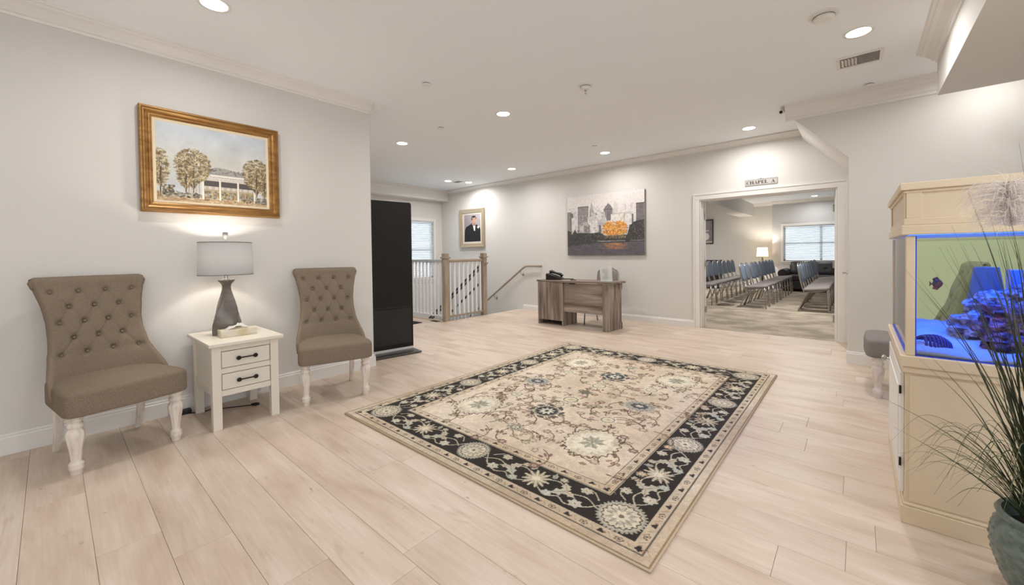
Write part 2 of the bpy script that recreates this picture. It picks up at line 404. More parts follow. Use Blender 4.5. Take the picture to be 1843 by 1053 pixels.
# ------------------------------------------------------------ chapel shell
struct(MB().box(-.95, -.8, YF + .15, 15.75, 0, 2.9).build('wall_chapel_left', WALL))
struct(MB().box(-.8, 2.1, 15.601, 15.75, 0, 2.9).build('wall_chapel_alcove', WALL))
CW = (2.25, 4.15, .87, 1.985)
GREYW = mat('cool_grey_wall_paint', (205, 205, 206), .75)
m = MB(); m.box(1.953, CW[0], 15.3, 15.45, 0, 2.9).box(CW[1], 6, 15.3, 15.45, 0, 2.9).box(CW[0], CW[1], 15.3, 15.45, 0, CW[2]).box(CW[0], CW[1], 15.3, 15.45, CW[3], 2.9).box(1.953, 2.1, 15.45, 15.6, 0, 2.9)
struct(m.build('wall_chapel_window', GREYW))
struct(MB().box(6, 6.15, YF + .15, 15.45, 0, 2.9).build('wall_chapel_right', WALL))
struct(MB().box(-.95, 6.15, YF + .15, 15.75, 2.79, 2.92).build('ceiling', CEIL), 'flat white ceiling of the room beyond the doorway')
struct(MB().box(.95, 1.38, YF + .15, 15.6, 2.38, 2.79).build('ceiling_beam', WALL), 'boxed beam under the chapel ceiling')
m = MB(); m.prism([(15.6 - p, 2.79 + q) for p, q in crown_prof()], 'x', 1.38, 1.953); m.prism([(15.3 - p, 2.79 + q) for p, q in crown_prof()], 'x', 1.953, 6)
struct(m.build('trim_7', TRIM))
baseboard('baseboard_chapel', 'x', -1, 15.6, -.8, 1.95)

# windows with blinds
def window(name, axis, x0, x1, z0, z1, y, sgn, label, blabel):
    # axis 'x': window in a wall of constant y spanning x ; axis 'y': wall of constant x spanning y. sgn: inward direction
    def bx(mb, a0, a1, d0, d1, c0, c1):
        d0, d1 = sorted((y + sgn * d0, y + sgn * d1))
        if axis == 'x': mb.box(a0, a1, d0, d1, c0, c1)
        else: mb.box(d0, d1, a0, a1, c0, c1)
    f = MB(); t = .05
    bx(f, x0, x0 + t, -.12, -.06, z0, z1); bx(f, x1 - t, x1, -.12, -.06, z0, z1); bx(f, x0, x1, -.12, -.06, z0, z0 + t); bx(f, x0, x1, -.12, -.06, z1 - t, z1)
    bx(f, x0, x1, -.11, -.07, (z0 + z1) / 2 - .02, (z0 + z1) / 2 + .02)
    if x1 - x0 > 1.6: bx(f, (x0 + x1) / 2 - .03, (x0 + x1) / 2 + .03, -.11, -.07, z0, z1)
    o = struct(f.build(name, TRIM), label)
    g = MB(); bx(g, x0 + t, x1 - t, -.092, -.088, z0 + t, z1 - t); g.build('pane', PANE, o)
    s_ = MB(); bx(s_, x0 - .05, x1 + .05, -.06, .035, z0 - .03, z0); bx(s_, x0 - .03, x1 + .03, 0, .015, z0 - .09, z0 - .03); s_.build('sill', TRIM, o, bevel=.003)
    c = MB(); bx(c, x0 - .07, x0, 0, .016, z0, z1 + .07); bx(c, x1, x1 + .07, 0, .016, z0, z1 + .07); bx(c, x0, x1, 0, .016, z1, z1 + .07)
    c.build('casing', TRIM, o, bevel=.002)
    b = thing('window_blind', blabel, 'blind')
    hd = MB(); bx(hd, x0 + .01, x1 - .01, -.055, -.005, z1 - .05, z1 - .003); hd.build('head_rail', BLIND, b)
    n = int((z1 - z0 - .1) / .045)
    sm = MB(); hw = (x1 - x0) / 2 - .012
    th = math.radians(46); dx, dz = math.cos(th) * .025, math.sin(th) * .025
    pts = [(-dx, dz), (0, dz * .0 + .003), (dx, -dz), (dx, -dz - .002), (0, .001), (-dx, dz - .002)]
    if sgn > 0: pts = [(-a, c_) for a, c_ in pts]
    sm.prism(pts, axis, -hw, hw)
    so = sm.build('slat', BLIND, b)
    cx = (x0 + x1) / 2
    for i in range(n):
        q = so if i == 0 else so.copy()
        if i: COL.objects.link(q); q.parent = b
        zz = z1 - .075 - i * .045
        q.location = (cx, y - sgn * .03, zz) if axis == 'x' else (y - sgn * .03, cx, zz)
    br = MB(); bx(br, x0 + .012, x1 - .012, -.05, -.012, z0 + .004, z0 + .022); br.build('bottom_rail', BLIND, b)
    for a in (x0 + .2, x1 - .2):
        cd = MB(); bx(cd, a - .001, a + .001, -.031, -.029, z0 + .02, z1 - .05); cd.build('cord', BLIND, b)
PANE = mat_glass('window_glass', (245, 250, 252)); BLIND = mat_translucent('blind_white', (246, 248, 250), .5)
window('window_1', 'y', WY0, WY1, WZ0, WZ1, WX, 1, 'white window over the stairwell', 'white slatted blind lowered over the stairwell window')
window('window_2', 'x', CW[0], CW[1], CW[2], CW[3], 15.3, -1, 'wide white window behind the dark sofa', 'white slatted blind on the window behind the dark sofa')
# ------------------------------------------------------------ stairs and railings
st = MB()
for i in range(12):
    x1 = -1.62 - i * .215; z1 = -.17 - i * .17
    st.box(x1 - .215, x1, 5.76, YF, z1 - .17, z1)
    st.box(x1 - .02, x1 + .02, 5.76, YF, z1 - .03, z1)
struct(st.build('stairs', WALL), 'flight of stairs dropping away behind the railing')
struct(MB().box(WX, -1.62, 4.78, YF, -2.3, -2.2).build('floor', CARPET), 'lower landing under the stairs')
NEWEL = mat('taupe_painted_newel', (172, 158, 142), .45, noise=((150, 133, 114), (18, 18, 3), 4, .35, .65))
RAILM = mat('taupe_handrail', (156, 140, 122), .4)
BALW = mat('white_baluster_paint', (232, 233, 235), .4)
rl = thing('stair_railing', 'white baluster railing with taupe newel posts guarding the stairwell', 'railing', (-1.66, 4.735, 0))
def newel(x, y):
    m = MB(); m.box(x - .048, x + .048, y - .048, y + .048, 0, 1.17)
    o = m.build('newel_post', NEWEL, rl, bevel=.003)
    c = MB(); c.box(x - .048, x + .048, y - .048, y + .048, 1.18, 1.245).box(x - .068, x + .068, y - .068, y + .068, 1.155, 1.18)
    c.build('cap', NEWEL, o, bevel=.004)
newel(0, 0); newel(0, .985)
RP = [(-.03, 1.08), (-.034, 1.10), (-.03, 1.125), (-.015, 1.135), (.015, 1.135), (.03, 1.125), (.034, 1.10), (.03, 1.08)]
MB().prism(RP, 'y', .048, .937).build('handrail', RAILM, rl, bevel=.001)
MB().prism([(a, b) for a, b in RP], 'x', -2.58, -.048).build('handrail', mat('pale_grey_handrail', (178, 184, 186), .4), rl, bevel=.001)
MB().box(-.025, .025, .048, .937, .065, .095).build('bottom_rail', RAILM, rl, bevel=.002)
MB().box(-2.58, -.048, -.025, .025, .065, .095).build('bottom_rail', BALW, rl, bevel=.002)
bal = MB().box(-.016, .016, -.016, .016, .095, 1.08).build('baluster', BALW, rl, bevel=.002)
pos = [(0, .048 + .889 * (i + .5) / 8) for i in range(8)] + [(-.048 - .1125 * (i + .5), 0) for i in range(22)]
for i, (x, y) in enumerate(pos):
    q = bal if i == 0 else bal.copy()
    if i: COL.objects.link(q); q.parent = rl
    q.location = (x, y, 0)
sr = thing('stair_railing', 'dark sloping rail descending the stairs behind the white balusters', 'railing', (-1.66, 5.72, 0))
DRAIL = mat('dark_grey_stair_rail', (70, 70, 74), .5)
sl = .735
MB().prism([(-.05, 1.045), (-2.4, 1.045 - 2.35 * sl), (-2.4, 1.02 - 2.35 * sl), (-.05, 1.02)], 'y', -.03, .03).build('handrail', DRAIL, sr)
MB().prism([(.045, 1.0), (.105, 1.03), (.105, 1.06), (.045, 1.04)], 'y', -.03, .03).build('rail_end', RAILM, sr, bevel=.003)
MB().prism([(-.05, .70), (-2.4, .70 - 2.35 * sl), (-2.4, .655 - 2.35 * sl), (-.05, .655)], 'y', -.012, .012).build('shadow_line', DRAIL, sr)  # dark bar added for the shadow lines under the handrail
MB().prism([(-.05, .975), (-2.4, .975 - 2.35 * sl), (-2.4, .95 - 2.35 * sl), (-.05, .95)], 'y', -.022, .022).build('fillet', DRAIL, sr)
b0 = None
for i in range(19):
    x = -.12 - i * .115; z = .93 - (-x - .05) * sl
    q = MB().box(x - .016, x + .016, -.016, .016, z - .80, z).build('baluster', BALW, sr)
MB().prism([(-.05, .13), (-2.4, .13 - 2.35 * sl), (-2.4, -.17 - 2.35 * sl), (-.05, -.17)], 'y', -.03, .03).build('stringer', BALW, sr)
wr = thing('wall_handrail', 'taupe handrail on brackets along the far wall above the stairs', 'handrail', (-1.0, YF, 0))
hp = smooth_path([(0, -.005, .955), (0, -.08, .955), (-.30, -.08, .955), (-.40, -.08, .925), (-1.44, -.08, .205), (-2.6, -.08, -.6)], 6)
hp = [(0, -.006, .955), (0, -.05, .955), (-.03, -.08, .955), (-.30, -.08, .955), (-.37, -.08, .945), (-.45, -.08, .90), (-1.44, -.08, .205), (-2.6, -.08, -.61)]
MB().tube(hp, .021, 12).build('rail', RAILM, wr, smooth=True, angle=.8)
for x, z in ((-.50, .865), (-1.30, .30), (-2.2, -.34)):
    m = MB(); m.lathe([(.03, 0), (.03, -.006), (.014, -.01), (.012, -.02)], (x, 0, z - .10), 16, axis='y').tube([(x, -.015, z - .10), (x, -.06, z - .10), (x, -.08, z - .075), (x, -.08, z - .015)], .007, 8)
    m.build('bracket', CHROME, wr, smooth=True, angle=.6)
# small floor things by the railing
reg = thing('floor_register', 'small dark slotted floor register at the foot of the near newel post', 'floor vent', (-1.84, 4.62, 0))
MB().box(-.09, .09, -.05, .05, 0, .004).build('frame', ORB, reg)
m = MB()
for i in range(7): m.box(-.08 + i * .0245, -.068 + i * .0245, -.04, .04, .004, .006)
m.build('slot', BLACKM, reg)
tag(MB().box(-.62, 0, -.45, 0, 0, .012).build('floor_mat', mat('charcoal_mat', (34, 35, 40), .95, bump=.5, bscale=300), bevel=.004), 'dark charcoal doormat on the floor behind the black display stand', 'mat').location = (-1.88, 4.36, 0.0)
COL.objects['floor_mat'].rotation_euler = (0, 0, .02)

# ------------------------------------------------------------ slipper chairs
def make_slipper(name, label, fabric, tuft=True):
    t = thing(name, label, 'chair')
    # seat
    x0, x1, z0, z1 = -.24, .295, .335, .475
    def seat(u, v):
        a = 2 * PI * u; e = .22
        cx, cy = math.cos(a), math.sin(a)
        sq = lambda q: math.copysign(abs(q) ** .17, q)
        px, py = sq(cx), sq(cy)
        prof = [(0, 0, 0), (.97, 0, 0), (.99, .004, 0), (1, .015, 0), (1, .108, 0), (.992, .126, 0), (.965, .139, 0), (.88, .148, 0), (.5, .160, 0), (0.0, .166, 0)]
        k = v * (len(prof) - 1); i = min(int(k), len(prof) - 2); f = k - i
        r = prof[i][0] * (1 - f) + prof[i + 1][0] * f; z = prof[i][1] * (1 - f) + prof[i + 1][1] * f
        X = (x0 + x1) / 2 + px * r * (x1 - x0) / 2
        W = .255 + .04 * (X - x0) / (x1 - x0)
        if X > .2: X += .018 * (1 - (py * r) ** 2)
        return (X, py * r * W, z0 + z)
    MB().grid(72, 28, seat, closeu=True).build('seat', fabric, t, smooth=True)
    # back
    WT = [(0, .283), (.08, .287), (.16, .280), (.26, .258), (.36, .240), (.48, .230), (.6, .230), (.75, .243), (.9, .268), (.965, .283), (1, .274)]
    CT = [(0, -.175), (.15, -.195), (.4, -.232), (.7, -.292), (.9, -.345), (1, -.365)]
    ET = [(0, .21), (.12, .185), (.22, .12), (.32, .06), (.5, .025), (1, .035)]
    btn = []
    for r, (z, n) in enumerate(((1.012, 4), (.914, 3), (.816, 4), (.718, 3), (.62, 4))):
        for i in range(n):
            wsc = interp(WT, (z - .39) / .72) / .245
            btn.append(((i - (n - 1) / 2) * .124 * wsc, z))
    segs = []
    for i, a in enumerate(btn):
        for b in btn[i + 1:]:
            d = math.hypot(a[0] - b[0], a[1] - b[1])
            if d < .130 and abs(a[1] - b[1]) > .03: segs.append((a, b))
    def surf(y, tt, z):
        w = interp(WT, tt); s_ = y / w
        return interp(CT, tt) + interp(ET, tt) * abs(s_) ** 2.4
    NU, NV = 72, 90
    BP = np.array(btn); 
    def front(u, v):
        s_ = (u * 2 - 1); tt = v; z = .39 + .72 * tt; w = interp(WT, tt)
        ed = max(abs(s_), 0); rnd = .03 * max(0, (ed - .90) / .10) ** 2 + .03 * max(0, (tt - .955) / .045) ** 2
        y = s_ * w; x = surf(y, tt, z) + .035 - rnd
        if tuft:
            d = np.hypot(BP[:, 0] - y, BP[:, 1] - z); x -= .024 * float(np.exp(-(d / .017) ** 2).sum())
            x += .006 * math.exp(-(min(d) / .055) ** -2) if min(d) > .01 else 0
            for (a, b) in segs:
                dx, dz = b[0] - a[0], b[1] - a[1]; L = dx * dx + dz * dz; k = ((y - a[0]) * dx + (z - a[1]) * dz) / L
                if 0 < k < 1:
                    q = math.hypot(y - a[0] - k * dx, z - a[1] - k * dz)
                    if q < .02: x -= .006 * math.exp(-(q / .006) ** 2)
        return (x, y, z + (-.012 * max(0, (ed - .9) / .1) ** 2 if tt > .9 else 0))
    def rear(u, v):
        s_ = (u * 2 - 1); tt = v; z = .39 + .72 * tt; w = interp(WT, tt); y = s_ * w
        ed = abs(s_); rnd = .02 * max(0, (ed - .9) / .1) ** 2 + .02 * max(0, (tt - .955) / .045) ** 2
        return (surf(y, tt, z) - .035 + rnd, y, z + (-.012 * max(0, (ed - .9) / .1) ** 2 if tt > .9 else 0))
    m = MB(); m.grid(NU, NV, front); m.grid(NU, NV, rear)
    o = NU * NV
    for j in range(NV - 1):
        for i in (0, NU - 1): m.f.append((j * NU + i, (j + 1) * NU + i, o + (j + 1) * NU + i, o + j * NU + i)); m.m.append(0)
    for i in range(NU - 1):
        for j in (0, NV - 1): m.f.append((j * NU + i, j * NU + i + 1, o + j * NU + i + 1, o + j * NU + i)); m.m.append(0)
    m.build('backrest', fabric, t, smooth=True)
    if tuft:
        bm0 = MB().lathe([(.0005, .007), (.005, .0062), (.0095, .002), (.0095, -.002), (.004, -.005)], (0, 0, 0), 14, axis='x').build('button', fabric, t, smooth=True)
        for i, (y, z) in enumerate(btn):
            q = bm0 if i == 0 else bm0.copy()
            if i: COL.objects.link(q); q.parent = t
            q.location = (surf(y, (z - .39) / .72, z) + .035 - .017, y, z)
    # turned front legs
    prof = [(.024, 0), (.026, .004), (.026, .022), (.030, .026), (.033, .040), (.030, .048), (.033, .056), (.030, .066), (.022, .076), (.024, .10), (.030, .15), (.038, .195), (.043, .225), (.040, .245), (.028, .262), (.034, .27), (.037, .281), (.032, .291), (.027, .297), (.035, .307), (.037, .318), (.030, .328), (.030, .345)]
    fl_ = lambda a, z: 1 - (.10 * (.5 - .5 * math.cos(9 * a)) if .08 < z < .255 else 0)
    for s_ in (-1, 1):
        MB().lathe(prof, (.225, s_ * .235, 0), 54, fn=fl_).build('leg', LEGW, t, smooth=True, angle=.9)
    for s_ in (-1, 1):
        m = MB(); vs = []; 
        P = [(-.19, .345, .024), (-.195, .25, .023), (-.21, .15, .020), (-.24, .06, .018), (-.27, 0, .016)]
        for (x, z, h) in P:
            for a, b in ((-1, -1), (1, -1), (1, 1), (-1, 1)): vs.append((x + a * h, s_ * .20 + b * h * .9, z))
        fs = [(i * 4 + k, i * 4 + (k + 1) % 4, i * 4 + 4 + (k + 1) % 4, i * 4 + 4 + k) for i in range(4) for k in range(4)] + [(0, 1, 2, 3), (16, 17, 18, 19)]
        m.add(vs, fs); m.build('leg', LEGW, t, bevel=.003)
    return t
ch = make_slipper('slipper_chair', 'button-tufted brown tweed slipper chair left of the cream side table', TWEED)
ch.location = (.417, .252, 0); ch.rotation_euler = (0, 0, math.radians(12.7)); ch['group'] = 'tufted slipper chairs'
copy_thing(ch, (.478, 1.644, 0), math.radians(-17), 'button-tufted brown tweed slipper chair between the side table and the black display stand', 'tufted slipper chairs')
gc = make_slipper('slipper_chair', 'grey slipper chair mostly hidden behind the aquarium cabinet', GREYT)
gc.location = (4.405, 4.66, 0); gc.rotation_euler = (0, 0, PI)

# ------------------------------------------------------------ side table with two drawers
tb = thing('side_table', 'cream two-drawer side table between the tufted chairs', 'side table', (.373, .932, 0))
LX, LY = .283, .2115     # half extents of the leg block
for sx in (-1, 1):
    for sy in (-1, 1):
        x0, x1 = sorted((sx * LX, sx * (LX - .055))); y0, y1 = sorted((sy * LY, sy * (LY - .055)))
        m = MB(); vs = [(x0 + (.006 if sx > 0 else 0), y0, 0), (x1 - (.006 if sx < 0 else 0), y0, 0), (x1, y1, 0), (x0, y1, 0), (x0, y0, .06), (x1, y0, .06), (x1, y1, .06), (x0, y1, .06), (x0, y0, .595), (x1, y0, .595), (x1, y1, .595), (x0, y1, .595)]
        m.add(vs, [(3, 2, 1, 0), (0, 1, 5, 4), (1, 2, 6, 5), (2, 3, 7, 6), (3, 0, 4, 7), (4, 5, 9, 8), (5, 6, 10, 9), (6, 7, 11, 10), (7, 4, 8, 11), (8, 9, 10, 11)])
        m.build('leg', CREAM, tb, bevel=.003)
MB().box(-.335, .318, -.235, .240, .595, .622).build('tabletop', CREAM, tb, bevel=.006, bseg=3)
m = MB(); ix, iy = LX - .055, LY - .055
m.box(-ix, ix, -LY + .012, -LY + .03, .24, .595).box(-ix, ix, LY - .03, LY - .012, .24, .595).box(-LX + .012, -LX + .03, -iy, iy, .24, .595)
m.box(-ix, ix, -LY + .004, -LY + .02, .24, .30).box(-ix, ix, -LY + .004, -LY + .02, .55, .595)
m.box(LX - .03, LX - .008, -iy, iy, .235, .276).box(LX - .03, LX - .008, -iy, iy, .395, .433).box(LX - .03, LX - .008, -iy, iy, .555, .595)
m.box(-ix, LX - .03, -iy, iy, .24, .25)
m.build('case', CREAM, tb, bevel=.002)
MB().box(-LX + .0, -LX + .0, 0, 0, 0, 0)
for z0, z1 in ((.280, .391), (.437, .551)):
    d = MB().box(LX - .40, LX - .007, -iy + .004, iy - .004, z0, z1).build('drawer', CREAM, tb, bevel=.002)
    h = MB(); zc = (z0 + z1) / 2
    for y in (-.053, .053):
        h.lathe([(.004, -.002), (.0045, .012), (.014, .014), (.016, .02), (.012, .027), (.0005, .029)], (LX - .007, y, zc), 16, axis='x')
    h.tube([(LX + .012, -.053, zc), (LX + .012, .053, zc)], .005, 8)
    h.build('handle', ORB, d, smooth=True, angle=.7)

# lamp
lp = thing('table_lamp', 'lit table lamp with drum shade and grey twisted base on the side table', 'lamp', (.30, .903, .622))
LB = mat('pewter_ceramic', (128, 121, 114), .35, .35, noise=((104, 98, 93), (6, 6, 20), 4, .3, .7))
def lampbody(u, v):
    a = 2 * PI * u
    R = interp([(0, .104), (.05, .108), (.2, .116), (.35, .110), (.48, .096), (.6, .074), (.7, .054), (.8, .038), (.87, .033), (.92, .038), (.985, .066), (1, .066)], v)
    q = interp([(0, .80), (.4, .78), (.8, .85), (1, .85)], v)
    tw = PI * .05 + 1.3 * v
    x, y = math.cos(a), math.sin(a)
    pl = 1 / ((abs(x) ** 1.25 + abs(y) ** 1.25) ** (1 / 1.25))     # soft lozenge with two ridges
    x, y = x * pl * R * q, y * pl * R
    return (x * math.cos(tw) - y * math.sin(tw), x * math.sin(tw) + y * math.cos(tw), v * .425)
m = MB(); m.grid(64, 60, lampbody, closeu=True); m.f += [tuple(range(64))[::-1], tuple(range(64 * 59, 64 * 60))]; m.m += [0, 0]
m.build('lamp_base', LB, lp, smooth=True, angle=.8)
MB().lathe([(.022, .425), (.024, .43), (.012, .434), (.012, .452), (.018, .456), (.018, .475), (.006, .478), (.004, .74)], seg=20).build('socket', CHROME, lp, smooth=True, angle=.5)
SHADE = mat_translucent('grey_linen_shade', (188, 189, 189), .33)
m = MB(); m.lathe([(.181, .466), (.175, .716)], seg=64, cap=False); m.lathe([(.179, .466), (.173, .716)], seg=64, cap=False)
m.build('lamp_shade', SHADE, lp, smooth=True)
tr = mat('shade_trim', (128, 122, 114), .8)
for r, z in ((.1815, .466), (.1755, .716)): MB().lathe([(r, z - .003), (r + .001, z - .003), (r + .001, z + .003), (r - .003, z + .003), (r - .003, z - .003)], seg=64, cap=False).build('shade_trim', tr, lp)
m = MB()
for k in range(3):
    a = 2 * PI * k / 3; m.tube([(0, 0, .705), (.174 * math.cos(a), .174 * math.sin(a), .712)], .002, 6)
m.build('spider', CHROME, lp)
MB().lathe([(.005, .735), (.006, .742), (.010, .752), (.018, .775), (.021, .790), (.016, .797), (.0005, .799)], seg=6).build('finial', mat('glass_finial', (150, 150, 148), .2, .6), lp)
MB().lathe([(.001, .52), (.02, .53), (.032, .56), (.03, .59), (.014, .62), (.012, .635)], seg=20).build('bulb', mat('warm_bulb', (255, 240, 215), emit=((255, 226, 186), 25)), lp, smooth=True)
pl_ = bpy.data.lights.new('bulb_light', 'POINT'); pl_.energy = 15; pl_.color = (1, .94, .87); pl_.shadow_soft_size = .035
po = bpy.data.objects.new('bulb_light', pl_); COL.objects.link(po); po.parent = lp; po.location = (0, 0, .62)
# tissue box
tx = thing('tissue_box', 'cream tissue box with white tissue on the side table', 'tissue box', (.435, .935, .622))
PAT = mat('marbled_card', (222, 214, 196), .6, noise=((196, 178, 128), (9, 9, 9), 3, .3, .62))
MB().box(-.055, .055, -.117, .117, 0, .052).build('box', PAT, tx, bevel=.002)
def tissue(u, v):
    x = (u - .5) * .06; y = (v - .5) * .15
    h = .034 * (1 - (2 * v - 1) ** 2) + .012 * math.sin(9 * v + 4 * u) * (1 - abs(2 * v - 1)) + .009 * mnoise.noise(Vector((u * 5, v * 9, 1)))
    return (x * (1.0 + .3 * math.sin(7 * v)), y, .054 + max(0, h) * (1 - .5 * abs(2 * u - 1)))
MB().grid(14, 34, tissue).build('tissue', mat_translucent('tissue_paper', (245, 243, 240), .3), tx, smooth=True, fix=False)
# cords and outlet
pc = lp; LO = Vector((.2, .86, 0)) - Vector(lp.location)
def lo(ps): return [Vector(p) + LO for p in ps]
MB().tube(lo(smooth_path([(-.17, .10, .30), (-.15, .08, .16), (-.10, .02, .03), (-.04, -.02, .006), (.0, .06, .006), (.05, .14, .006), (.09, .20, .008)])), .004, 8).build('cord', BLACKM, pc, smooth=True)
MB().tube(lo([(.088, .195, .012), (.105, .225, .012), (.115, .245, .012)]), [.009, .013, .008], 10).build('plug', BLACKM, pc, smooth=True)
MB().tube(lo(smooth_path([(-.10, .02, .03), (-.06, -.06, .006), (-.10, -.16, .006), (-.15, -.24, .02)])), .004, 8).build('cord', BLACKM, pc, smooth=True)
ps = thing('power_strip', 'dark power strip on the floor against the baseboard between left chair and side table', 'power strip', (.06, .64, 0))
MB().box(-.028, .028, -.065, .065, 0, .032).build('housing', BLACKM, ps, bevel=.004)
wo = thing('wall_outlet', 'white outlet box on the baseboard behind the side table', 'outlet', (.016, 1.16, .055))
MB().box(0, .03, -.06, .06, -.035, .035).build('plate', WHITE, wo, bevel=.003)
m = MB()
for y in (-.028, .028): m.box(.03, .031, y - .012, y + .012, -.015, .015)
m.build('socket', mat('outlet_grey', (205, 200, 195), .5), wo)

# ------------------------------------------------------------ black display stand
kr = math.radians(-9.3)
kx = thing('display_stand', 'tall black freestanding display stand seen from its plain back', 'display stand', (-.38, 2.755, 0), kr)
MB().box(-.30, .255, -.33, .315, .006, .024).build('base_plate', mat('gunmetal', (96, 92, 90), .3, .8), kx, bevel=.004)
def rrect(x0, x1, z0, z1, r, n=6, bl=True):
    pts = []
    for cx, cz, a0 in ((x1 - r, z1 - r, 0), (x0 + r, z1 - r, 90)):
        for i in range(n + 1):
            a = math.radians(a0 + 90 * i / n); pts.append((cx + r * math.cos(a), cz + r * math.sin(a)))
    pts += [(x0, z0), (x1, z0)]; return pts
MB().prism(rrect(-.31, .31, .05, 1.895, .03), 'x', -.035, .035).build('body', KBLACK, kx, bevel=.003)
MB().prism([(-.30, .024), (.305, .024), (.305, .052), (-.30, .052)], 'x', -.03, .041).build('base_strip', mat('silver_strip', (222, 220, 216), .35, .2), kx)
MB().box(.035, .0405, -.295, .285, .10, .545).build('access_panel', mat('black_panel', (24, 23, 22), .4), kx, bevel=.002)
m = MB()
for y in (-.22, .10, .16): m.box(.035, .039, y - .004, y + .004, 1.72, 1.74)
m.box(.035, .037, -.28, .28, .56, .575)
m.build('seam', BLACKM, kx)
m = MB()
for sx_ in (-.27, .22):
    for sy_ in (-.3, .28): m.lathe([(.012, 0), (.012, .006)], (sx_, sy_, 0), 10)
m.build('foot', BLACKM, kx)

# ------------------------------------------------------------ framed pictures
GOLD = mat('antique_gold', (176, 134, 78), .38, .55, noise=((138, 96, 48), (30, 4, 30), 4, .35, .65))
GOLD2 = mat('dark_gold', (120, 84, 44), .45, .4); LINER = mat('cream_liner', (226, 208, 176), .7)
ART = mat_attr('painted_canvas', .75)
def frame_part(parent, w, h, prof, material, name, depth_axis_map):
    # mitred frame; prof list of (inset, height)
    m = MB(); n = len(prof); vs = []
    for (ins, ht) in prof:
        for (a, b) in ((-1, -1), (1, -1), (1, 1), (-1, 1)):
            vs.append(depth_axis_map(a * (w / 2 - ins), b * (h / 2 - ins), ht))
    fs = [(i * 4 + k, i * 4 + (k + 1) % 4, i * 4 + 4 + (k + 1) % 4, i * 4 + 4 + k) for i in range(n - 1) for k in range(4)]
    m.add(vs, fs); return m.build(name, material, parent)
lm = lambda a, b, d: (d, a, b)          # pictures on the left wall: local +y right, +x out
fmx = lambda a, b, d: (a, -d, b)        # pictures on the far wall
def tree(A, x, y0, y1, rx, ry, cols, seed, n=260, trunk=(92, 78, 62)):
    r = random.Random(seed)
    for k in range(9):
        a = -1.1 + 2.2 * k / 8; A.line([(x, y0 + (y1 - y0) * .25), (x + a * rx * .35, (y0 + y1) / 2 + ry * .1), (x + a * rx * .8, y1 + ry * (.5 - abs(a) * .4))], .006 - .0004 * k, trunk)
    for k in range(n):
        a = r.random() * 2 * PI; q = math.sqrt(r.random()); X = x + q * rx * math.cos(a); Y = y1 + q * ry * math.sin(a)
        A.ell(X, Y, .006 + .008 * r.random(), .005 + .006 * r.random(), r.choice(cols), .55)
    for k in range(n // 5):
        a = r.random() * 2 * PI; q = math.sqrt(r.random()) * .95; X = x + q * rx * math.cos(a); Y = y1 + q * ry * math.sin(a); b = r.random() * PI
        A.line([(X, Y), (X + .022 * math.cos(b), Y + .022 * math.sin(b))], .0025, r.choice([(88, 74, 60), (240, 232, 205), (228, 216, 180)]))
    A.line([(x - .004, y0), (x, y0 + (y1 - y0) * .5), (x + .004, y1)], .011, trunk)
    A.line([(x - .007, y0), (x - .003, y0 + (y1 - y0) * .5)], .003, (222, 206, 170))
mw, mh = .94, .795
pt = thing('framed_painting', 'gold-framed painting of a white columned house among bare trees on the left wall', 'painting', (.004, .918, 1.972))
frame_part(pt, mw, mh, [(0, 0), (0, .042), (.006, .05), (.016, .05), (.020, .044), (.030, .044), (.038, .034), (.050, .028), (.055, .032), (.062, .032), (.066, .022), (.074, .018), (.076, .010)], GOLD, 'frame', lm)
frame_part(pt, mw - .15, mh - .15, [(0, .012), (0, .016), (.004, .018), (.020, .013), (.022, .006)], LINER, 'liner', lm)
frame_part(pt, mw - .028, mh - .028, [(0, .0505), (.003, .052), (.006, .0505)], GOLD2, 'bead', lm)
aw, ah = mw - .19, mh - .19
A = Art(aw, ah, .0028, (206, 208, 208))
n1 = A.smooth_noise(9, 1); n2 = A.smooth_noise(30, 2)
yy = A.Y / ah
A.C[:] = np.array([196, 203, 210]) / 255
warm = np.clip(1 - abs(yy - .5) * 2.2, 0, 1)[..., None]
A.C = A.C * (1 - warm * .6) + np.array([214, 206, 186]) / 255 * warm * .6
A.C += ((n1 - .5) * .08)[..., None] + ((n2 - .5) * .03)[..., None]
def ax(f): return f * aw
def ay(f): return f * ah
A.poly([(ax(.4), ay(.2)), (ax(.42), ay(.44)), (ax(.5), ay(.5)), (ax(.6), ay(.49)), (ax(.72), ay(.46)), (ax(.8), ay(.5)), (ax(1), ay(.48)), (ax(1), ay(.2))], (150, 146, 142), .8)
for k in range(260): A.ell(ax(random.uniform(.42, .98)), ay(random.uniform(.3, .48)), .007, .006, random.choice([(120, 116, 112), (172, 168, 160), (140, 128, 118), (100, 96, 92)]), .6)
A.poly([(0, 0), (ax(1), 0), (ax(1), ay(.10)), (ax(.5), ay(.09)), (0, ay(.12))], (176, 152, 120))
for k in range(300): A.ell(ax(random.random()), ay(random.uniform(0, .11)), .012, .004, random.choice([(200, 176, 140), (132, 108, 80), (214, 196, 164), (160, 130, 96)]), .6)
A.poly([(ax(.37), ay(.05)), (ax(.37), ay(.33)), (ax(.88), ay(.33)), (ax(.88), ay(.05))], (196, 186, 172))
A.rect(ax(.385), ax(.87), ay(.235), ay(.31), (84, 78, 76)); A.rect(ax(.385), ax(.87), ay(.19), ay(.235), (206, 196, 184))
for k in range(60): A.line([(ax(.39 + k * .008), ay(.19)), (ax(.39 + k * .008), ay(.232))], .0015, (150, 140, 132))
A.rect(ax(.385), ax(.87), ay(.05), ay(.19), (172, 156, 128))
for x in (.42, .475, .565, .62, .66, .74, .79, .83):
    A.rect(ax(x), ax(x + .028), ay(.07), ay(.165), (96, 96, 94)); A.rect(ax(x + .005), ax(x + .023), ay(.08), ay(.155), (150, 152, 148))
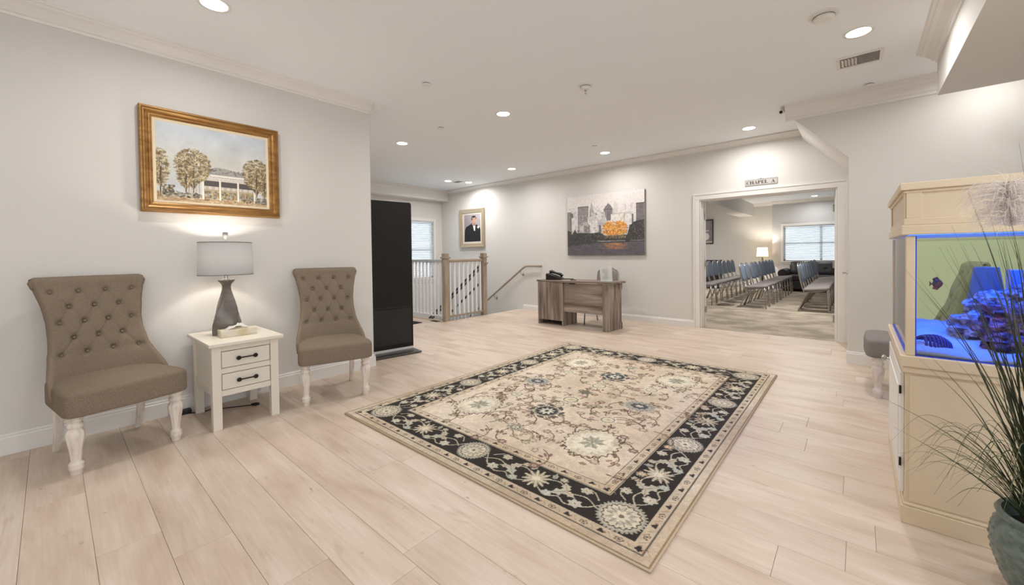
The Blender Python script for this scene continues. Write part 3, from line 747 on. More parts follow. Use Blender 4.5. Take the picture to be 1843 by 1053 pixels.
for k in range(150): A.ell(ax(random.uniform(.39, .87)), ay(random.uniform(.04, .16)), .007, .008, random.choice([(196, 168, 96), (96, 92, 70), (214, 206, 186), (168, 120, 92), (66, 64, 56)]), .5)
A.rect(ax(.365), ax(.885), ay(.32), ay(.40), (226, 220, 210)); A.rect(ax(.37), ax(.88), ay(.395), ay(.41), (150, 146, 142))
for k in range(52):
    A.ell(ax(.375 + k * .0098), ay(.36), .0022, .006, (150, 142, 136)); A.ell(ax(.38 + k * .0098), ay(.335), .0022, .004, (140, 132, 126))
for x in (.375, .528, .70, .865): A.rect(ax(x), ax(x + .018), ay(.05), ay(.325), (238, 230, 216)); A.rect(ax(x + .015), ax(x + .019), ay(.05), ay(.325), (160, 146, 130))
A.rect(ax(.22), ax(.36), ay(.07), ay(.28), (188, 178, 160), .6)
for k in range(5): A.line([(ax(.23 + .03 * k), ay(.07)), (ax(.23 + .03 * k), ay(.28))], .002, (120, 112, 104))
TC = [(126, 106, 74), (158, 138, 96), (96, 84, 66), (186, 170, 128), (112, 92, 70), (148, 124, 92), (202, 190, 152)]
tree(A, ax(.30), ay(.07), ay(.48), ax(.155), ay(.22), TC, 3, 620); tree(A, ax(.235), ay(.08), ay(.36), ax(.07), ay(.18), TC, 4, 200)
tree(A, ax(.03), ay(.06), ay(.42), ax(.07), ay(.24), TC, 5, 240); tree(A, ax(.895), ay(.06), ay(.46), ax(.14), ay(.22), TC, 6, 560); tree(A, ax(.975), ay(.06), ay(.34), ax(.06), ay(.2), TC, 8, 200)
for k in range(120): A.ell(ax(random.uniform(.05, .36)), ay(random.uniform(.06, .12)), .009, .007, random.choice([(60, 58, 56), (150, 146, 138), (92, 88, 76), (206, 200, 186)]), .7)
for k in range(50): A.ell(ax(random.uniform(.05, .14)), ay(random.uniform(.08, .2)), .008, .007, random.choice([(70, 62, 54), (150, 130, 100), (110, 96, 76)]), .7)
for k in range(80): A.ell(ax(random.uniform(.88, 1)), ay(random.uniform(.04, .12)), .008, .007, random.choice([(120, 118, 110), (190, 184, 172), (84, 78, 66)]), .7)
A.build('canvas', ART, lambda X, Y, Z: (Z + .012, X - aw / 2, Y - ah / 2), pt)
MB().box(0, .010, -mw / 2 + .02, mw / 2 - .02, -mh / 2 + .02, mh / 2 - .02).build('backing', BLACKM, pt)

# portrait
pw_, ph_ = .85, .935
po_ = thing('framed_portrait', 'champagne-framed portrait of a person in a black suit and bow tie on the far wall', 'portrait', (-3.08, YF - .003, 1.86))
CH = mat('champagne_frame', (188, 172, 146), .4, .45)
frame_part(po_, pw_, ph_, [(0, 0), (0, .05), (.012, .055), (.03, .05), (.05, .04), (.075, .032), (.08, .036), (.09, .03), (.095, .016)], CH, 'frame', fmx)
frame_part(po_, pw_ - .18, ph_ - .18, [(0, .014), (0, .018), (.045, .016), (.05, .010)], mat('pale_mat', (214, 205, 194), .7), 'liner', fmx)
iw, ih = pw_ - .27, ph_ - .27
A = Art(iw, ih, .0045, (158, 150, 154))
A.C += (((A.smooth_noise(6, 11) - .5) * .10))[..., None]; A.C += ((A.X / iw - .5) * .10)[..., None]
bx = lambda f: f * iw; by = lambda f: f * ih
A.poly([(bx(.02), 0), (bx(.04), by(.42)), (bx(.12), by(.55)), (bx(.38), by(.64)), (bx(.5), by(.68)), (bx(.78), by(.62)), (bx(.96), by(.52)), (bx(1.0), by(.4)), (bx(1), 0)], (24, 24, 28))
A.poly([(bx(.50), by(.66)), (bx(.60), by(.40)), (bx(.70), by(.40)), (bx(.72), by(.64))], (236, 234, 232))
A.poly([(bx(.47), by(.67)), (bx(.60), by(.36)), (bx(.62), by(.36)), (bx(.55), by(.60))], (40, 40, 46)); A.poly([(bx(.76), by(.64)), (bx(.68), by(.36)), (bx(.66), by(.36)), (bx(.70), by(.60))], (40, 40, 46))
A.poly([(bx(.52), by(.72)), (bx(.53), by(.64)), (bx(.62), by(.61)), (bx(.70), by(.64)), (bx(.71), by(.72))], (176, 128, 108))
A.ell(bx(.61), by(.81), bx(.135), by(.125), (196, 148, 126)); A.ell(bx(.655), by(.795), bx(.075), by(.11), (206, 162, 140), .6)
A.ell(bx(.475), by(.785), bx(.02), by(.03), (182, 132, 112))
A.ell(bx(.60), by(.915), bx(.12), by(.038), (44, 36, 34)); A.ell(bx(.49), by(.84), bx(.028), by(.055), (34, 28, 28)); A.ell(bx(.735), by(.86), bx(.02), by(.035), (34, 28, 28))
for x in (.57, .67): A.ell(bx(x), by(.815), bx(.022), by(.008), (50, 36, 32)); A.line([(bx(x - .03), by(.838)), (bx(x + .03), by(.84))], .006, (48, 34, 30))
A.line([(bx(.625), by(.81)), (bx(.635), by(.775)), (bx(.615), by(.77))], .005, (160, 112, 94)); A.line([(bx(.58), by(.738)), (bx(.62), by(.732)), (bx(.66), by(.74))], .007, (150, 84, 78))
A.poly([(bx(.53), by(.625)), (bx(.53), by(.58)), (bx(.62), by(.60)), (bx(.70), by(.58)), (bx(.70), by(.63)), (bx(.62), by(.61))], (14, 14, 16))
for a_, b_ in ((.86, .50), (.90, .53), (.83, .53), (.87, .55)): A.ell(bx(a_), by(b_), bx(.035), by(.025), (228, 222, 216))
A.build('print', ART, lambda X, Y, Z: (X - iw / 2, Z - .012, Y - ih / 2), po_)
MB().box(-pw_ / 2 + .02, pw_ / 2 - .02, -.010, 0, -ph_ / 2 + .02, ph_ / 2 - .02).build('backing', BLACKM, po_)

# city canvas
cw_, chh = 1.575, 1.145
cc = thing('canvas_print', 'unframed black-and-white city skyline canvas with one orange tree above the desk', 'canvas print', (.473, YF - .002, 1.747))
MB().box(-cw_ / 2, cw_ / 2, -.035, 0, -chh / 2, chh / 2).build('stretcher', mat('canvas_edge', (120, 112, 108), .8), cc, bevel=.003)
A = Art(cw_, chh, .0062, (222, 214, 210))
def P(x, y): return ((x - 100) / 1040 * cw_, (972 - y) / (972 - 85 - 0) * chh)   # from measured picture fractions
A.C += ((A.smooth_noise(4, 21) - .5) * .06)[..., None]; A.C += ((A.Y / chh - .6) * .05)[..., None]
A.poly([P(100, 300), P(300, 200), P(640, 120), P(900, 60), P(1140, 60), P(1140, 84), P(700, 170), P(300, 250)], (222, 214, 210), .5)
def bld(x0, x1, top, col, win=True, seed=1, base=700):
    A.poly([P(x0, base), P(x0, top), P(x1, top), P(x1, base)], col)
    r = random.Random(seed)
    if win:
        for yv in range(int(top) + 14, base, 17):
            A.line([P(x0 + 4, yv), P(x1 - 4, yv)], .005, tuple(max(0, c - 26) for c in col), .6)
        for xv in range(int(x0) + 8, int(x1), 15):
            A.line([P(xv, top + 8), P(xv, base)], .004, tuple(min(255, c + 18) for c in col), .55)
bld(100, 165, 312, (132, 126, 124), seed=2); bld(150, 190, 335, (104, 98, 96), seed=3); bld(205, 240, 300, (214, 206, 204)); bld(165, 270, 405, (216, 210, 208))
bld(258, 414, 248, (140, 132, 132)); A.poly([P(258, 262), P(258, 248), P(414, 248), P(414, 262)], (96, 90, 90))
A.poly([P(430, 640), P(432, 330), P(446, 240), P(458, 190), P(470, 240), P(492, 330), P(512, 640)], (178, 170, 170)); A.poly([P(428, 500), P(428, 320), P(440, 280), P(444, 500)], (140, 132, 132))
bld(400, 470, 410, (222, 216, 214)); bld(455, 530, 350, (206, 198, 196)); A.ell(*P(524, 376), .014, .014, (80, 76, 76))
A.poly([P(625, 330), P(640, 290), P(662, 262), P(684, 232), P(688, 222), P(694, 240), P(722, 268), P(742, 310), P(742, 420), P(715, 480), P(670, 480), P(640, 400)], (118, 110, 112))
A.line([P(660, 300), P(660, 470)], .004, (150, 144, 146)); A.line([P(700, 290), P(700, 470)], .004, (150, 144, 146)); A.line([P(622, 318), P(744, 318)], .008, (86, 80, 82))
A.poly([P(752, 480), P(756, 260), P(768, 222), P(795, 222), P(812, 260), P(814, 480)], (206, 198, 196)); A.poly([P(590, 560), P(590, 350), P(640, 350), P(660, 560)], (196, 190, 188))
bld(720, 905, 388, (226, 220, 210), win=False); A.line([P(892, 385), P(892, 500)], .012, (150, 140, 136)); A.line([P(730, 392), P(880, 388)], .006, (170, 164, 158))
bld(940, 985, 420, (226, 222, 220)); bld(985, 1008, 408, (96, 92, 92)); bld(1040, 1140, 270, (112, 106, 106)); A.poly([P(1040, 282), P(1040, 266), P(1140, 262), P(1140, 280)], (70, 66, 66))
bld(280, 440, 520, (200, 194, 190)); A.poly([P(270, 540), P(340, 480), P(380, 470), P(440, 540)], (176, 168, 166)); bld(345, 435, 535, (132, 126, 124)); bld(435, 530, 470, (228, 222, 220)); bld(540, 600, 455, (190, 184, 182)); bld(560, 585, 540, (84, 80, 78))
r_ = random.Random(5)
for k in range(500): A.ell(*P(r_.uniform(270, 620), r_.uniform(380, 640)), .006, .005, r_.choice([(110, 104, 104), (236, 230, 228), (150, 144, 142), (236, 230, 228)]), .5)
A.poly([P(100, 850), P(100, 590), P(150, 610), P(168, 660), P(185, 640), P(215, 575), P(232, 635), P(330, 640), P(450, 650), P(560, 640), P(640, 690), P(930, 690), P(960, 570), P(1010, 520), P(1070, 500), P(1140, 495), P(1140, 800), P(640, 790), P(330, 820)], (52, 50, 48))
for k in range(1300):
    x = r_.uniform(100, 1140); y = r_.uniform(500, 800)
    top = 600 if x < 320 else (650 if x < 900 else 520 + max(0, 1040 - x) * .5)
    if y > top: A.ell(*P(x, y), .010, .008, r_.choice([(38, 38, 36), (70, 66, 62), (92, 86, 82), (46, 44, 42)] + ([(130, 124, 120)] if 340 < x < 640 or x > 980 else [])), .6)
A.poly([P(100, 972), P(100, 850), P(330, 812), P(640, 790), P(1140, 790), P(1140, 972)], (86, 80, 86))
for k in range(420):
    x = r_.uniform(100, 1140); y = r_.uniform(800, 968); A.line([P(x, y), P(x + r_.uniform(30, 120), y + r_.uniform(-3, 3))], .005, r_.choice([(72, 66, 72), (104, 98, 106), (120, 112, 120), (62, 58, 62)]), .35)
A.line([P(520, 765), P(640, 772), P(900, 772)], .010, (150, 146, 144)); A.line([P(590, 775), P(705, 770)], .012, (176, 172, 170)); A.line([P(960, 775), P(1130, 772)], .010, (126, 120, 118))
for k in range(1500):
    a = r_.random() * 2 * PI; q = math.sqrt(r_.random()); se = lambda q_: math.copysign(abs(q_) ** .62, q_); x = 768 + 152 * q * se(math.cos(a)) + r_.uniform(-12, 12); y = 606 + 104 * q * se(math.sin(a)) + r_.uniform(-10, 10)
    if y > 660: y = 640 + (y - 660) * .9
    A.ell(*P(x, y), .011, .009, r_.choice([(232, 146, 46), (240, 164, 66), (214, 122, 34), (246, 178, 84), (226, 138, 40), (176, 100, 40), (140, 92, 50), (250, 200, 120)]), .8)
for k in range(160): A.ell(*P(r_.uniform(640, 920), r_.uniform(690, 735)), .009, .008, r_.choice([(180, 140, 90), (60, 54, 50), (120, 110, 120), (200, 160, 80)]), .6)
for k in range(240):
    x = r_.gauss(775, 75); y = r_.uniform(802, 890); A.line([P(x - 18, y), P(x + 18, y)], .006, r_.choice([(226, 142, 58), (196, 120, 60), (170, 112, 80)]), .5 if y < 850 else .25)
A.C *= (1 + RNG.normal(0, .06, A.X.shape))[..., None]; A.C = A.C * (1 - .10 * ((A.smooth_noise(26, 44) > .62) & (A.Y < chh * .8))[..., None]); A.C = A.C * .9 + .085
A.build('print', ART, lambda X, Y, Z: (X - cw_ / 2, Z - .0365, Y - chh / 2), cc)

# chapel bird picture
bp_ = thing('framed_picture', 'dark-framed picture of white wading birds on the far chapel wall', 'picture', (-.14, 15.59, 1.925))
frame_part(bp_, .53, .87, [(0, 0), (0, .04), (.025, .045), (.03, .012)], BLACKM, 'frame', fmx)
A = Art(.48, .82, .008, (150, 142, 142)); A.C += ((A.Y / .82 - .5) * .12)[..., None]
A.rect(0, .48, 0, .07, (200, 192, 182)); A.ell(.27, .24, .10, .13, (236, 232, 228)); A.line([(.28, .1), (.28, .03)], .012, (60, 50, 50)); A.line([(.25, .1), (.25, .03)], .012, (60, 50, 50))
A.line([(.22, .32), (.20, .42), (.28, .44), (.36, .46)], .04, (226, 222, 218)); A.line([(.36, .46), (.44, .49)], .014, (40, 36, 36)); A.line([(.18, .20), (.20, .34), (.26, .42)], .016, (50, 46, 46))
A.line([(.02, .1), (.05, .35), (.08, .44)], .03, (40, 36, 38)); A.ell(.03, .22, .04, .1, (40, 36, 38))
A.build('print', ART, lambda X, Y, Z: (X - .24, Z - .012, Y - .41), bp_)

# ------------------------------------------------------------ CHAPEL A sign
sg = thing('door_sign', 'small pale CHAPEL A sign on the wall above the double doorway', 'sign', (2.986, YF - .001, 2.2175))
SIGNM = mat('sign_plate', (196, 192, 186), .5); INK = mat('sign_ink', (46, 40, 38), .6); SB = mat('sign_border', (140, 134, 128), .6)
MB().box(-.205, .205, -.006, 0, -.046, .046).build('plate', SIGNM, sg, bevel=.001)
m = MB(); z = -.0068
def fr(x0, x1, y0, y1, t):
    m.box(x0, x1, -.0075, -.006, y1 - t, y1); m.box(x0, x1, -.0075, -.006, y0, y0 + t); m.box(x0, x0 + t, -.0075, -.006, y0, y1); m.box(x1 - t, x1, -.0075, -.006, y0, y1)
fr(-.203, .203, -.044, .044, .003); fr(-.192, .192, -.036, .036, .0015); m.box(-.03, .03, -.0075, -.006, .046, .050); m.lathe([(.0005, -.006), (.009, -.0065), (.009, -.008), (.0005, -.0085)], (0, 0, .049), 10, axis='y')
m.build('border', SB, sg)
def letter(ch, x, w, h=.046, y=-.023):
    m = MB(); T = .0125; t = .0038; s = .0032
    def q(pts): m.prism([(x + a, y + b) for a, b in pts], 'y', -.0078, -.006)
    def bar(x0, x1, y0, y1): q([(x0, y0), (x1, y0), (x1, y1), (x0, y1)])
    def arc(cx, cy, rx, ry, a0, a1, tk, tn, n=14):
        # thick at the horizontal extreme, thin at top and bottom
        P_ = []; Q_ = []
        for i in range(n + 1):
            a = math.radians(a0 + (a1 - a0) * i / n); k = tn + (tk - tn) * abs(math.cos(a)) ** 1.5
            P_.append((cx + rx * math.cos(a), cy + ry * math.sin(a))); Q_.append((cx + (rx - k) * math.cos(a), cy + (ry - tn * .8) * math.sin(a)))
        for i in range(n): q([P_[i], P_[i + 1], Q_[i + 1], Q_[i]])
    if ch == 'C': arc(w / 2, h / 2, w / 2, h / 2, 50, 310, T, t); bar(w - t - .003, w - .003, h * .66, h * .97); bar(w - t - .003, w - .003, h * .08, h * .25)
    if ch == 'H':
        bar(.002, .002 + T, 0, h); bar(w - T - .002, w - .002, 0, h); bar(.01, w - .01, h / 2 - t / 2, h / 2 + t / 2)
        for a in (0, w - T - .004):
            bar(a, a + T + .004, 0, s); bar(a, a + T + .004, h - s, h)
    if ch == 'A':
        q([(w * .42, h), (w * .58, h), (w * .97, 0), (w * .97 - T, 0)]); q([(w * .5 - t * .2, h * .9), (w * .5 + t * .6, h * .9), (t * 1.6, 0), (t * .5, 0)]); bar(w * .22, w * .74, h * .3, h * .3 + t)
        bar(-.002, .012, 0, s); bar(w * .97 - T - .003, w + .001, 0, s)
    if ch == 'P':
        bar(.003, .003 + T, 0, h); bar(0, T + .007, 0, s); bar(0, w * .6, h - s, h); bar(.01, w * .6, h * .45, h * .45 + t); arc(w * .55, h * .72, w * .42, h * .28, -90, 90, T * .9, t)
    if ch in 'EL':
        bar(.003, .003 + T, 0, h); bar(0, w, 0, t); bar(w - t, w, 0, h * .28); bar(0, T + .007, h - s, h)
        if ch == 'E': bar(0, w, h - t, h); bar(w - t, w, h * .75, h); bar(.01, w * .72, h / 2 - t / 2, h / 2 + t / 2); bar(w * .7, w * .7 + t, h * .36, h * .64)
    return m.build('letter', INK, sg)
for ch_, x_, w_ in (('C', -.182, .04), ('H', -.137, .044), ('A', -.088, .046), ('P', -.038, .038), ('E', .005, .038), ('L', .048, .037), ('A', .125, .046)): letter(ch_, x_, w_)
# ------------------------------------------------------------ desk, phone, desk chair
def barn(name, axis):
    sc = {'x': (1.2, 14, 14), 'z': (14, 14, 1.2), 'y': (14, 1.2, 14)}[axis]
    m = mat(name, (170, 155, 142), .55, noise=((92, 78, 68), sc, 9, .32, .66)); return m
BX, BZ, BY = barn('barnwood_horizontal', 'x'), barn('barnwood_vertical', 'z'), barn('barnwood_deep', 'y')
dk = thing('desk', 'grey-brown wood-grain desk standing before the far wall', 'desk', (.5, 5.79, 0))
TP = [(-.72, .24), (.74, .24), (.74, -.17)] + [(.74 - 1.46 * i / 16, -.20 - .055 * math.sin(PI * i / 16)) for i in range(17)] + [(-.72, -.17)]
MB().prism(TP, 'z', .735, .762).build('desktop', BX, dk, bevel=.003)
m = MB(); m.box(-.68, -.665, -.22, .22, 0, .735).box(-.18, -.165, -.225, .22, 0, .735).box(-.665, -.18, .2, .215, .0, .735).box(-.665, -.18, -.19, .2, .08, .095)
m.build('pedestal', BZ, dk, bevel=.002)
MB().box(-.665, -.18, -.222, -.205, .085, .735).build('front_panel', BZ, dk, bevel=.002)
MB().box(-.165, .60, -.185, -.168, .245, .725).build('modesty_panel', BX, dk, bevel=.002)
MB().box(.655, .675, -.215, .215, 0, .735).build('side_panel', BZ, dk, bevel=.002)
MB().box(.575, .655, -.232, -.215, 0, .735).build('side_panel', BZ, dk, bevel=.002)
m = MB(); m.box(.675, .69, .12, .215, 0, .10).box(.675, .69, .12, .215, .63, .735); m.build('corner_block', BZ, dk, bevel=.002)
MB().box(-.01, .09, -.262, -.238, .715, .734).build('keyboard_catch', BLACKM, dk)
ph = thing('desk_phone', 'black desk telephone on the left end of the desk', 'telephone', (.03, 5.80, .762), -1.15); ph.scale = (1.35, 1.35, 1.35)
m = MB(); m.prism([(-.09, .0), (.10, .0), (.10, .018), (-.09, .085), (-.10, .075)], 'x', -.11, .11); m.build('base', BLACK, ph, bevel=.004)
m = MB(); m.tube([(-.075, .085, .035), (-.075, .06, .062), (-.075, .0, .078), (-.075, -.06, .10), (-.075, -.085, .088)], [.022, .020, .014, .020, .024], 10); m.build('handset', BLACK, ph, smooth=True, angle=.7)
MB().prism([(-.07, .078), (-.02, .060), (-.02, .064), (-.07, .082)], 'x', -.03, .09).build('screen', mat('phone_screen', (70, 78, 82), .2), ph)
m = MB()
for i in range(3):
    for j in range(4): m.box(-.01 + i * .028, .01 + i * .028, .0 + j * .022, .014 + j * .022, .050 - j * .0085, .060 - j * .0085)
m.build('keypad', mat('phone_keys', (60, 60, 62), .5), ph)
MB().box(-.09, .09, -.105, -.085, 0, .07).build('stand', BLACK, ph, bevel=.003)
MB().tube(smooth_path([(.02, .09, .008), (-.03, .16, .006), (.0, .24, .006)]), .005, 8).build('cord', BLACKM, ph, smooth=True)
tag(MB().tube([(.40, 5.72, .768), (.49, 5.75, .768)], .006, 8).build('pen', BLACKM, smooth=True, angle=.6), 'short dark pen lying on the desktop right of the telephone', 'pen')
nt_ = thing('paper_holder', 'white notice sheet in a clear upright holder on the desk', 'paper', (1.02, 5.80, .762))
MB().prism([(.0, 0), (.004, 0), (-.028, .25), (-.032, .25)], 'x', -.105, .105).build('sheet', mat('paper_white', (238, 238, 234), .6), nt_)
m = MB()
rr = random.Random(3)
for i in range(13):
    z = .03 + i * .0135
    if i in (4, 5, 6, 7): m.box(-.03, .03, -.0035 - z * .129, -.0018 - z * .129, z, z + .002)
    else: m.box(-.065, -.065 + rr.uniform(.08, .13), -.0035 - z * .129, -.0018 - z * .129, z, z + .0025)
m.build('print_lines', mat('faint_print', (170, 178, 184), .7), nt_)
MB().box(-.088, .088, -.03, .03, 0, .003).build('holder_foot', mat('clear_acrylic', (226, 230, 232), .1), nt_)

CHR = mat('chair_frame', (176, 170, 165), .3, .85); FAB = mat('blue_grey_fabric', (128, 140, 156), .9, noise=((108, 120, 136), (90, 90, 90), 2, .3, .7), bump=.2, bscale=300)
def make_stack(name, label, group=None):
    t = thing(name, label, 'chair', group=group)      # faces +x ; origin centre on floor
    # back frame tube with rounded top, continuing down as rear legs
    r = .0115
    for s_ in (-1, 1):
        MB().tube([(.245, s_ * .20, 0), (.23, s_ * .195, .25), (.215, s_ * .19, .43)], r, 8).build('leg', CHR, t, smooth=True)
        MB().tube([(-.24, s_ * .21, 0), (-.13, s_ * .20, .30), (-.06, s_ * .195, .43)], r, 8).build('leg', CHR, t, smooth=True)
    bp = smooth_path([(-.14, -.20, .38), (-.19, -.20, .55), (-.235, -.20, .80), (-.245, -.185, .885), (-.25, -.12, .935), (-.252, 0, .948), (-.25, .12, .935), (-.245, .185, .885), (-.235, .20, .80), (-.19, .20, .55), (-.14, .20, .38)], 4)
    MB().tube(bp, r, 8).build('back_frame', CHR, t, smooth=True)
    m = MB()
    for s_ in (-1, 1):
        m.tube([(-.14, s_ * .20, .385), (.22, s_ * .19, .425)], r * .9, 6)
    m.tube([(.222, -.19, .425), (.222, .19, .425)], r * .9, 6).tube([(-.15, -.2, .26), (-.15, .2, .26)], r * .7, 6).tube([(.23, -.195, .25), (.23, .195, .25)], r * .7, 6)
    m.build('seat_frame', CHR, t, smooth=True)
    def seat(u, v):
        a = 2 * PI * u; sq = lambda q: math.copysign(abs(q) ** .35, q); px, py = sq(math.cos(a)), sq(math.sin(a))
        pr = [(0, 0), (.95, 0), (1, .012), (1, .032), (.95, .048), (.6, .056), (0, .058)]
        k = v * 6; i = min(int(k), 5); f = k - i; R = pr[i][0] * (1 - f) + pr[i + 1][0] * f; z = pr[i][1] * (1 - f) + pr[i + 1][1] * f
        return (.045 + px * R * .21, py * R * .215, .42 + z + .02 * px * R)
    MB().grid(28, 13, seat, closeu=True).build('seat', FABS, t, smooth=True)
    def bk(u, v):
        a = 2 * PI * u; sq = lambda q: math.copysign(abs(q) ** .5, q); py, pz = sq(math.cos(a)), sq(math.sin(a))
        pr = [(0, -.018), (.93, -.016), (1, -.006), (1, .006), (.93, .02), (.6, .028), (0, .03)]
        k = v * 6; i = min(int(k), 5); f = k - i; R = pr[i][0] * (1 - f) + pr[i + 1][0] * f; d = pr[i][1] * (1 - f) + pr[i + 1][1] * f
        z = .745 + pz * R * .185; return (-.215 - (z - .745) * .17 + d, py * R * .187, z)
    MB().grid(28, 13, bk, closeu=True).build('backrest', FAB, t, smooth=True)
    return t
FABS = mat('grey_seat_fabric', (140, 132, 130), .9, bump=.2, bscale=300)
ords = ['nearest', 'second nearest', 'third', 'fourth', 'fifth', 'sixth', 'seventh', 'eighth', 'ninth and farthest']
rows = [(1.31, 'left row by the chapel wall', 'chairs of the left chapel row'), (2.365, 'middle row', 'chairs of the middle chapel row'), (3.375, 'right row in front of the sofa', 'chairs of the right chapel row')]
sc0 = None
for x, rn, grp in rows:
    for k in range(9):
        lab = f'blue-grey chrome-framed stacking chair in the {rn}, {ords[k]} from the doorway'
        if len(lab.split()) > 16: lab = f'blue-grey stacking chair, {rn}, {ords[k]} from the doorway'
        if sc0 is None: sc0 = make_stack('stacking_chair', lab, grp); q = sc0
        else: q = copy_thing(sc0, (0, 0, 0), 0, lab, grp)
        q.location = (x + random.uniform(-.012, .012), 9.93 + .5 * k, 0); q.rotation_euler = (0, 0, random.uniform(-.03, .03))
dc = copy_thing(sc0, (.735, 6.2, 0), -PI / 2, 'chrome-framed grey chair tucked behind the wood-grain desk'); 
if 'group' in dc: del dc['group']
for c_ in dc.children:
    if c_.name.startswith('backrest'): c_.data = c_.data.copy(); c_.data.materials[0] = GREYT
dc.location.x = .715

# sofa in the chapel
LEA = mat('black_leather', (44, 42, 44), .42, bump=.15, bscale=60)
sf = thing('sofa', 'black leather sofa below the window behind the stacking chairs', 'sofa', (3.33, 14.75, 0))
MB().box(-1.05, 1.05, -.40, .42, .06, .32).build('base', LEA, sf, bevel=.03, bseg=3)
MB().box(-.88, .88, .22, .45, .30, .80).build('back_frame', LEA, sf, bevel=.05, bseg=3)
for s_ in (-1, 1):
    m = MB(); x0, x1 = sorted((s_ * .86, s_ * 1.10)); m.box(x0, x1, -.44, .42, .05, .50); m.tube([(s_ * .98, -.46, .53), (s_ * .98, .40, .53)], .13, 16)
    m.build('arm', LEA, sf, bevel=.015, smooth=True, angle=.7)
for i in (-1, 0, 1):
    MB().box(i * .575 - .28, i * .575 + .28, -.44, .24, .32, .49).build('seat_cushion', LEA, sf, bevel=.045, bseg=4)
    c = MB(); c.grid(20, 16, lambda u, v, i=i: (i * .575 + (u - .5) * .56, .12 - .06 * (1 - (2 * u - 1) ** 4) * (1 - (2 * v - 1) ** 4) + .035 * math.exp(-((u - .5) ** 2 + (v - .45) ** 2) / .004) + .1 * v, .47 + v * .41 - .02 * abs(2 * u - 1) ** 3 * v))
    c.grid(2, 2, lambda u, v, i=i: (i * .575 + (u - .5) * .56, .24 + .1 * v, .47 + v * .39))
    c.build('back_cushion', LEA, sf, smooth=True)
m = MB()
for a in (-.95, .95):
    for b in (-.34, .36): m.lathe([(.02, 0), (.03, .07)], (a, b, 0), 10)
m.build('foot', BLACKM, sf)
# chapel lamp, its table and the console
lt = thing('end_table', 'small dark end table left of the sofa under the chapel lamp', 'table', (1.72, 15.0, 0))
MB().lathe([(.24, .52), (.25, .53), (.25, .55), (.24, .56)], seg=24).build('tabletop', BLACKM, lt)
MB().lathe([(.17, 0), (.17, .02), (.03, .05), (.025, .3), (.03, .52)], seg=16).build('pedestal', BLACKM, lt, smooth=True, angle=.6)
l2 = thing('table_lamp', 'small lit lamp with cream shade in the corner of the chapel', 'lamp', (1.72, 15.0, .56))
MB().lathe([(.06, 0), (.065, .02), (.03, .05), (.045, .15), (.06, .24), (.045, .32), (.018, .40), (.018, .45)], seg=20).build('lamp_base', mat('olive_bronze', (84, 76, 58), .4, .5), l2, smooth=True, angle=.8)
m = MB(); m.lathe([(.165, .47), (.155, .52), (.14, .73), (.135, .75)], seg=32, cap=False); m.lathe([(.163, .47), (.138, .73)], seg=32, cap=False); m.build('lamp_shade', mat_translucent('cream_shade', (238, 228, 206), .5), l2, smooth=True)
MB().lathe([(.004, .70), (.006, .78), (.012, .80), (.0005, .815)], seg=10).build('finial', ORB, l2)
MB().lathe([(.001, .52), (.03, .56), (.03, .6), (.012, .64)], seg=14).build('bulb', mat('warm_bulb_small', (255, 240, 215), emit=((255, 226, 186), 12)), l2, smooth=True)
q_ = bpy.data.lights.new('bulb_light', 'POINT'); q_.energy = 38; q_.color = (1, .91, .79); q_.shadow_soft_size = .04
qo = bpy.data.objects.new('bulb_light', q_); COL.objects.link(qo); qo.parent = l2; qo.location = (0, 0, .66)
cs = thing('console_cabinet', 'low black cabinet behind the left row of chapel chairs', 'cabinet', (.15, 14.4, 0))
MB().box(-.48, .48, -.22, .22, .05, .90).build('body', BLACKM, cs, bevel=.005)
MB().box(-.50, .50, -.24, .24, .90, .925).build('top', BLACKM, cs, bevel=.004)
for s_ in (-1, 1): MB().box(min(s_ * .02, s_ * .45), max(s_ * .02, s_ * .45), -.235, -.22, .1, .86).build('door', BLACKM, cs, bevel=.003)
MB().box(-.44, .44, -.18, .18, 0, .05).build('plinth', BLACKM, cs)

# ------------------------------------------------------------ rug
RW, RH = 2.395, 3.122
rug = thing('area_rug', 'large beige oriental rug with black floral border in mid floor', 'rug', (2.2625, 3.025, 0))
A = Art(RW, RH, .0042, (200, 183, 161))
fx0, fx1, fy0, fy1 = .40, RW - .40, .40, RH - .40
n1 = A.smooth_noise(3.2, 31); n2 = A.smooth_noise(40, 32); n3 = A.smooth_noise(8, 33)
TAN, DK, LT, GR, BEI = (196, 174, 146), (40, 33, 29), (206, 194, 174), (160, 156, 146), (206, 188, 164)
inner = (A.X > .335) & (A.X < RW - .335) & (A.Y > .335) & (A.Y < RH - .335)
A._put((slice(None), slice(None)), inner, (206, 188, 163))
A.rect(fx0, fx1, fy0, fy1, (216, 199, 178))
A.C += ((n1 - .5) * .10)[..., None] * np.array([.8, 1, 1.2])
def ring(ins, wd, col):
    A.rect(ins, RW - ins, ins, ins + wd, col); A.rect(ins, RW - ins, RH - ins - wd, RH - ins, col); A.rect(ins, ins + wd, ins, RH - ins, col); A.rect(RW - ins - wd, RW - ins, ins, RH - ins, col)
ring(.004, .006, (150, 124, 96)); ring(.050, .005, (96, 90, 78)); ring(.108, .227, DK); ring(.104, .005, (190, 176, 154)); ring(.334, .004, (190, 176, 154)); ring(.340, .004, (60, 50, 44)); ring(.398, .005, (92, 76, 62))
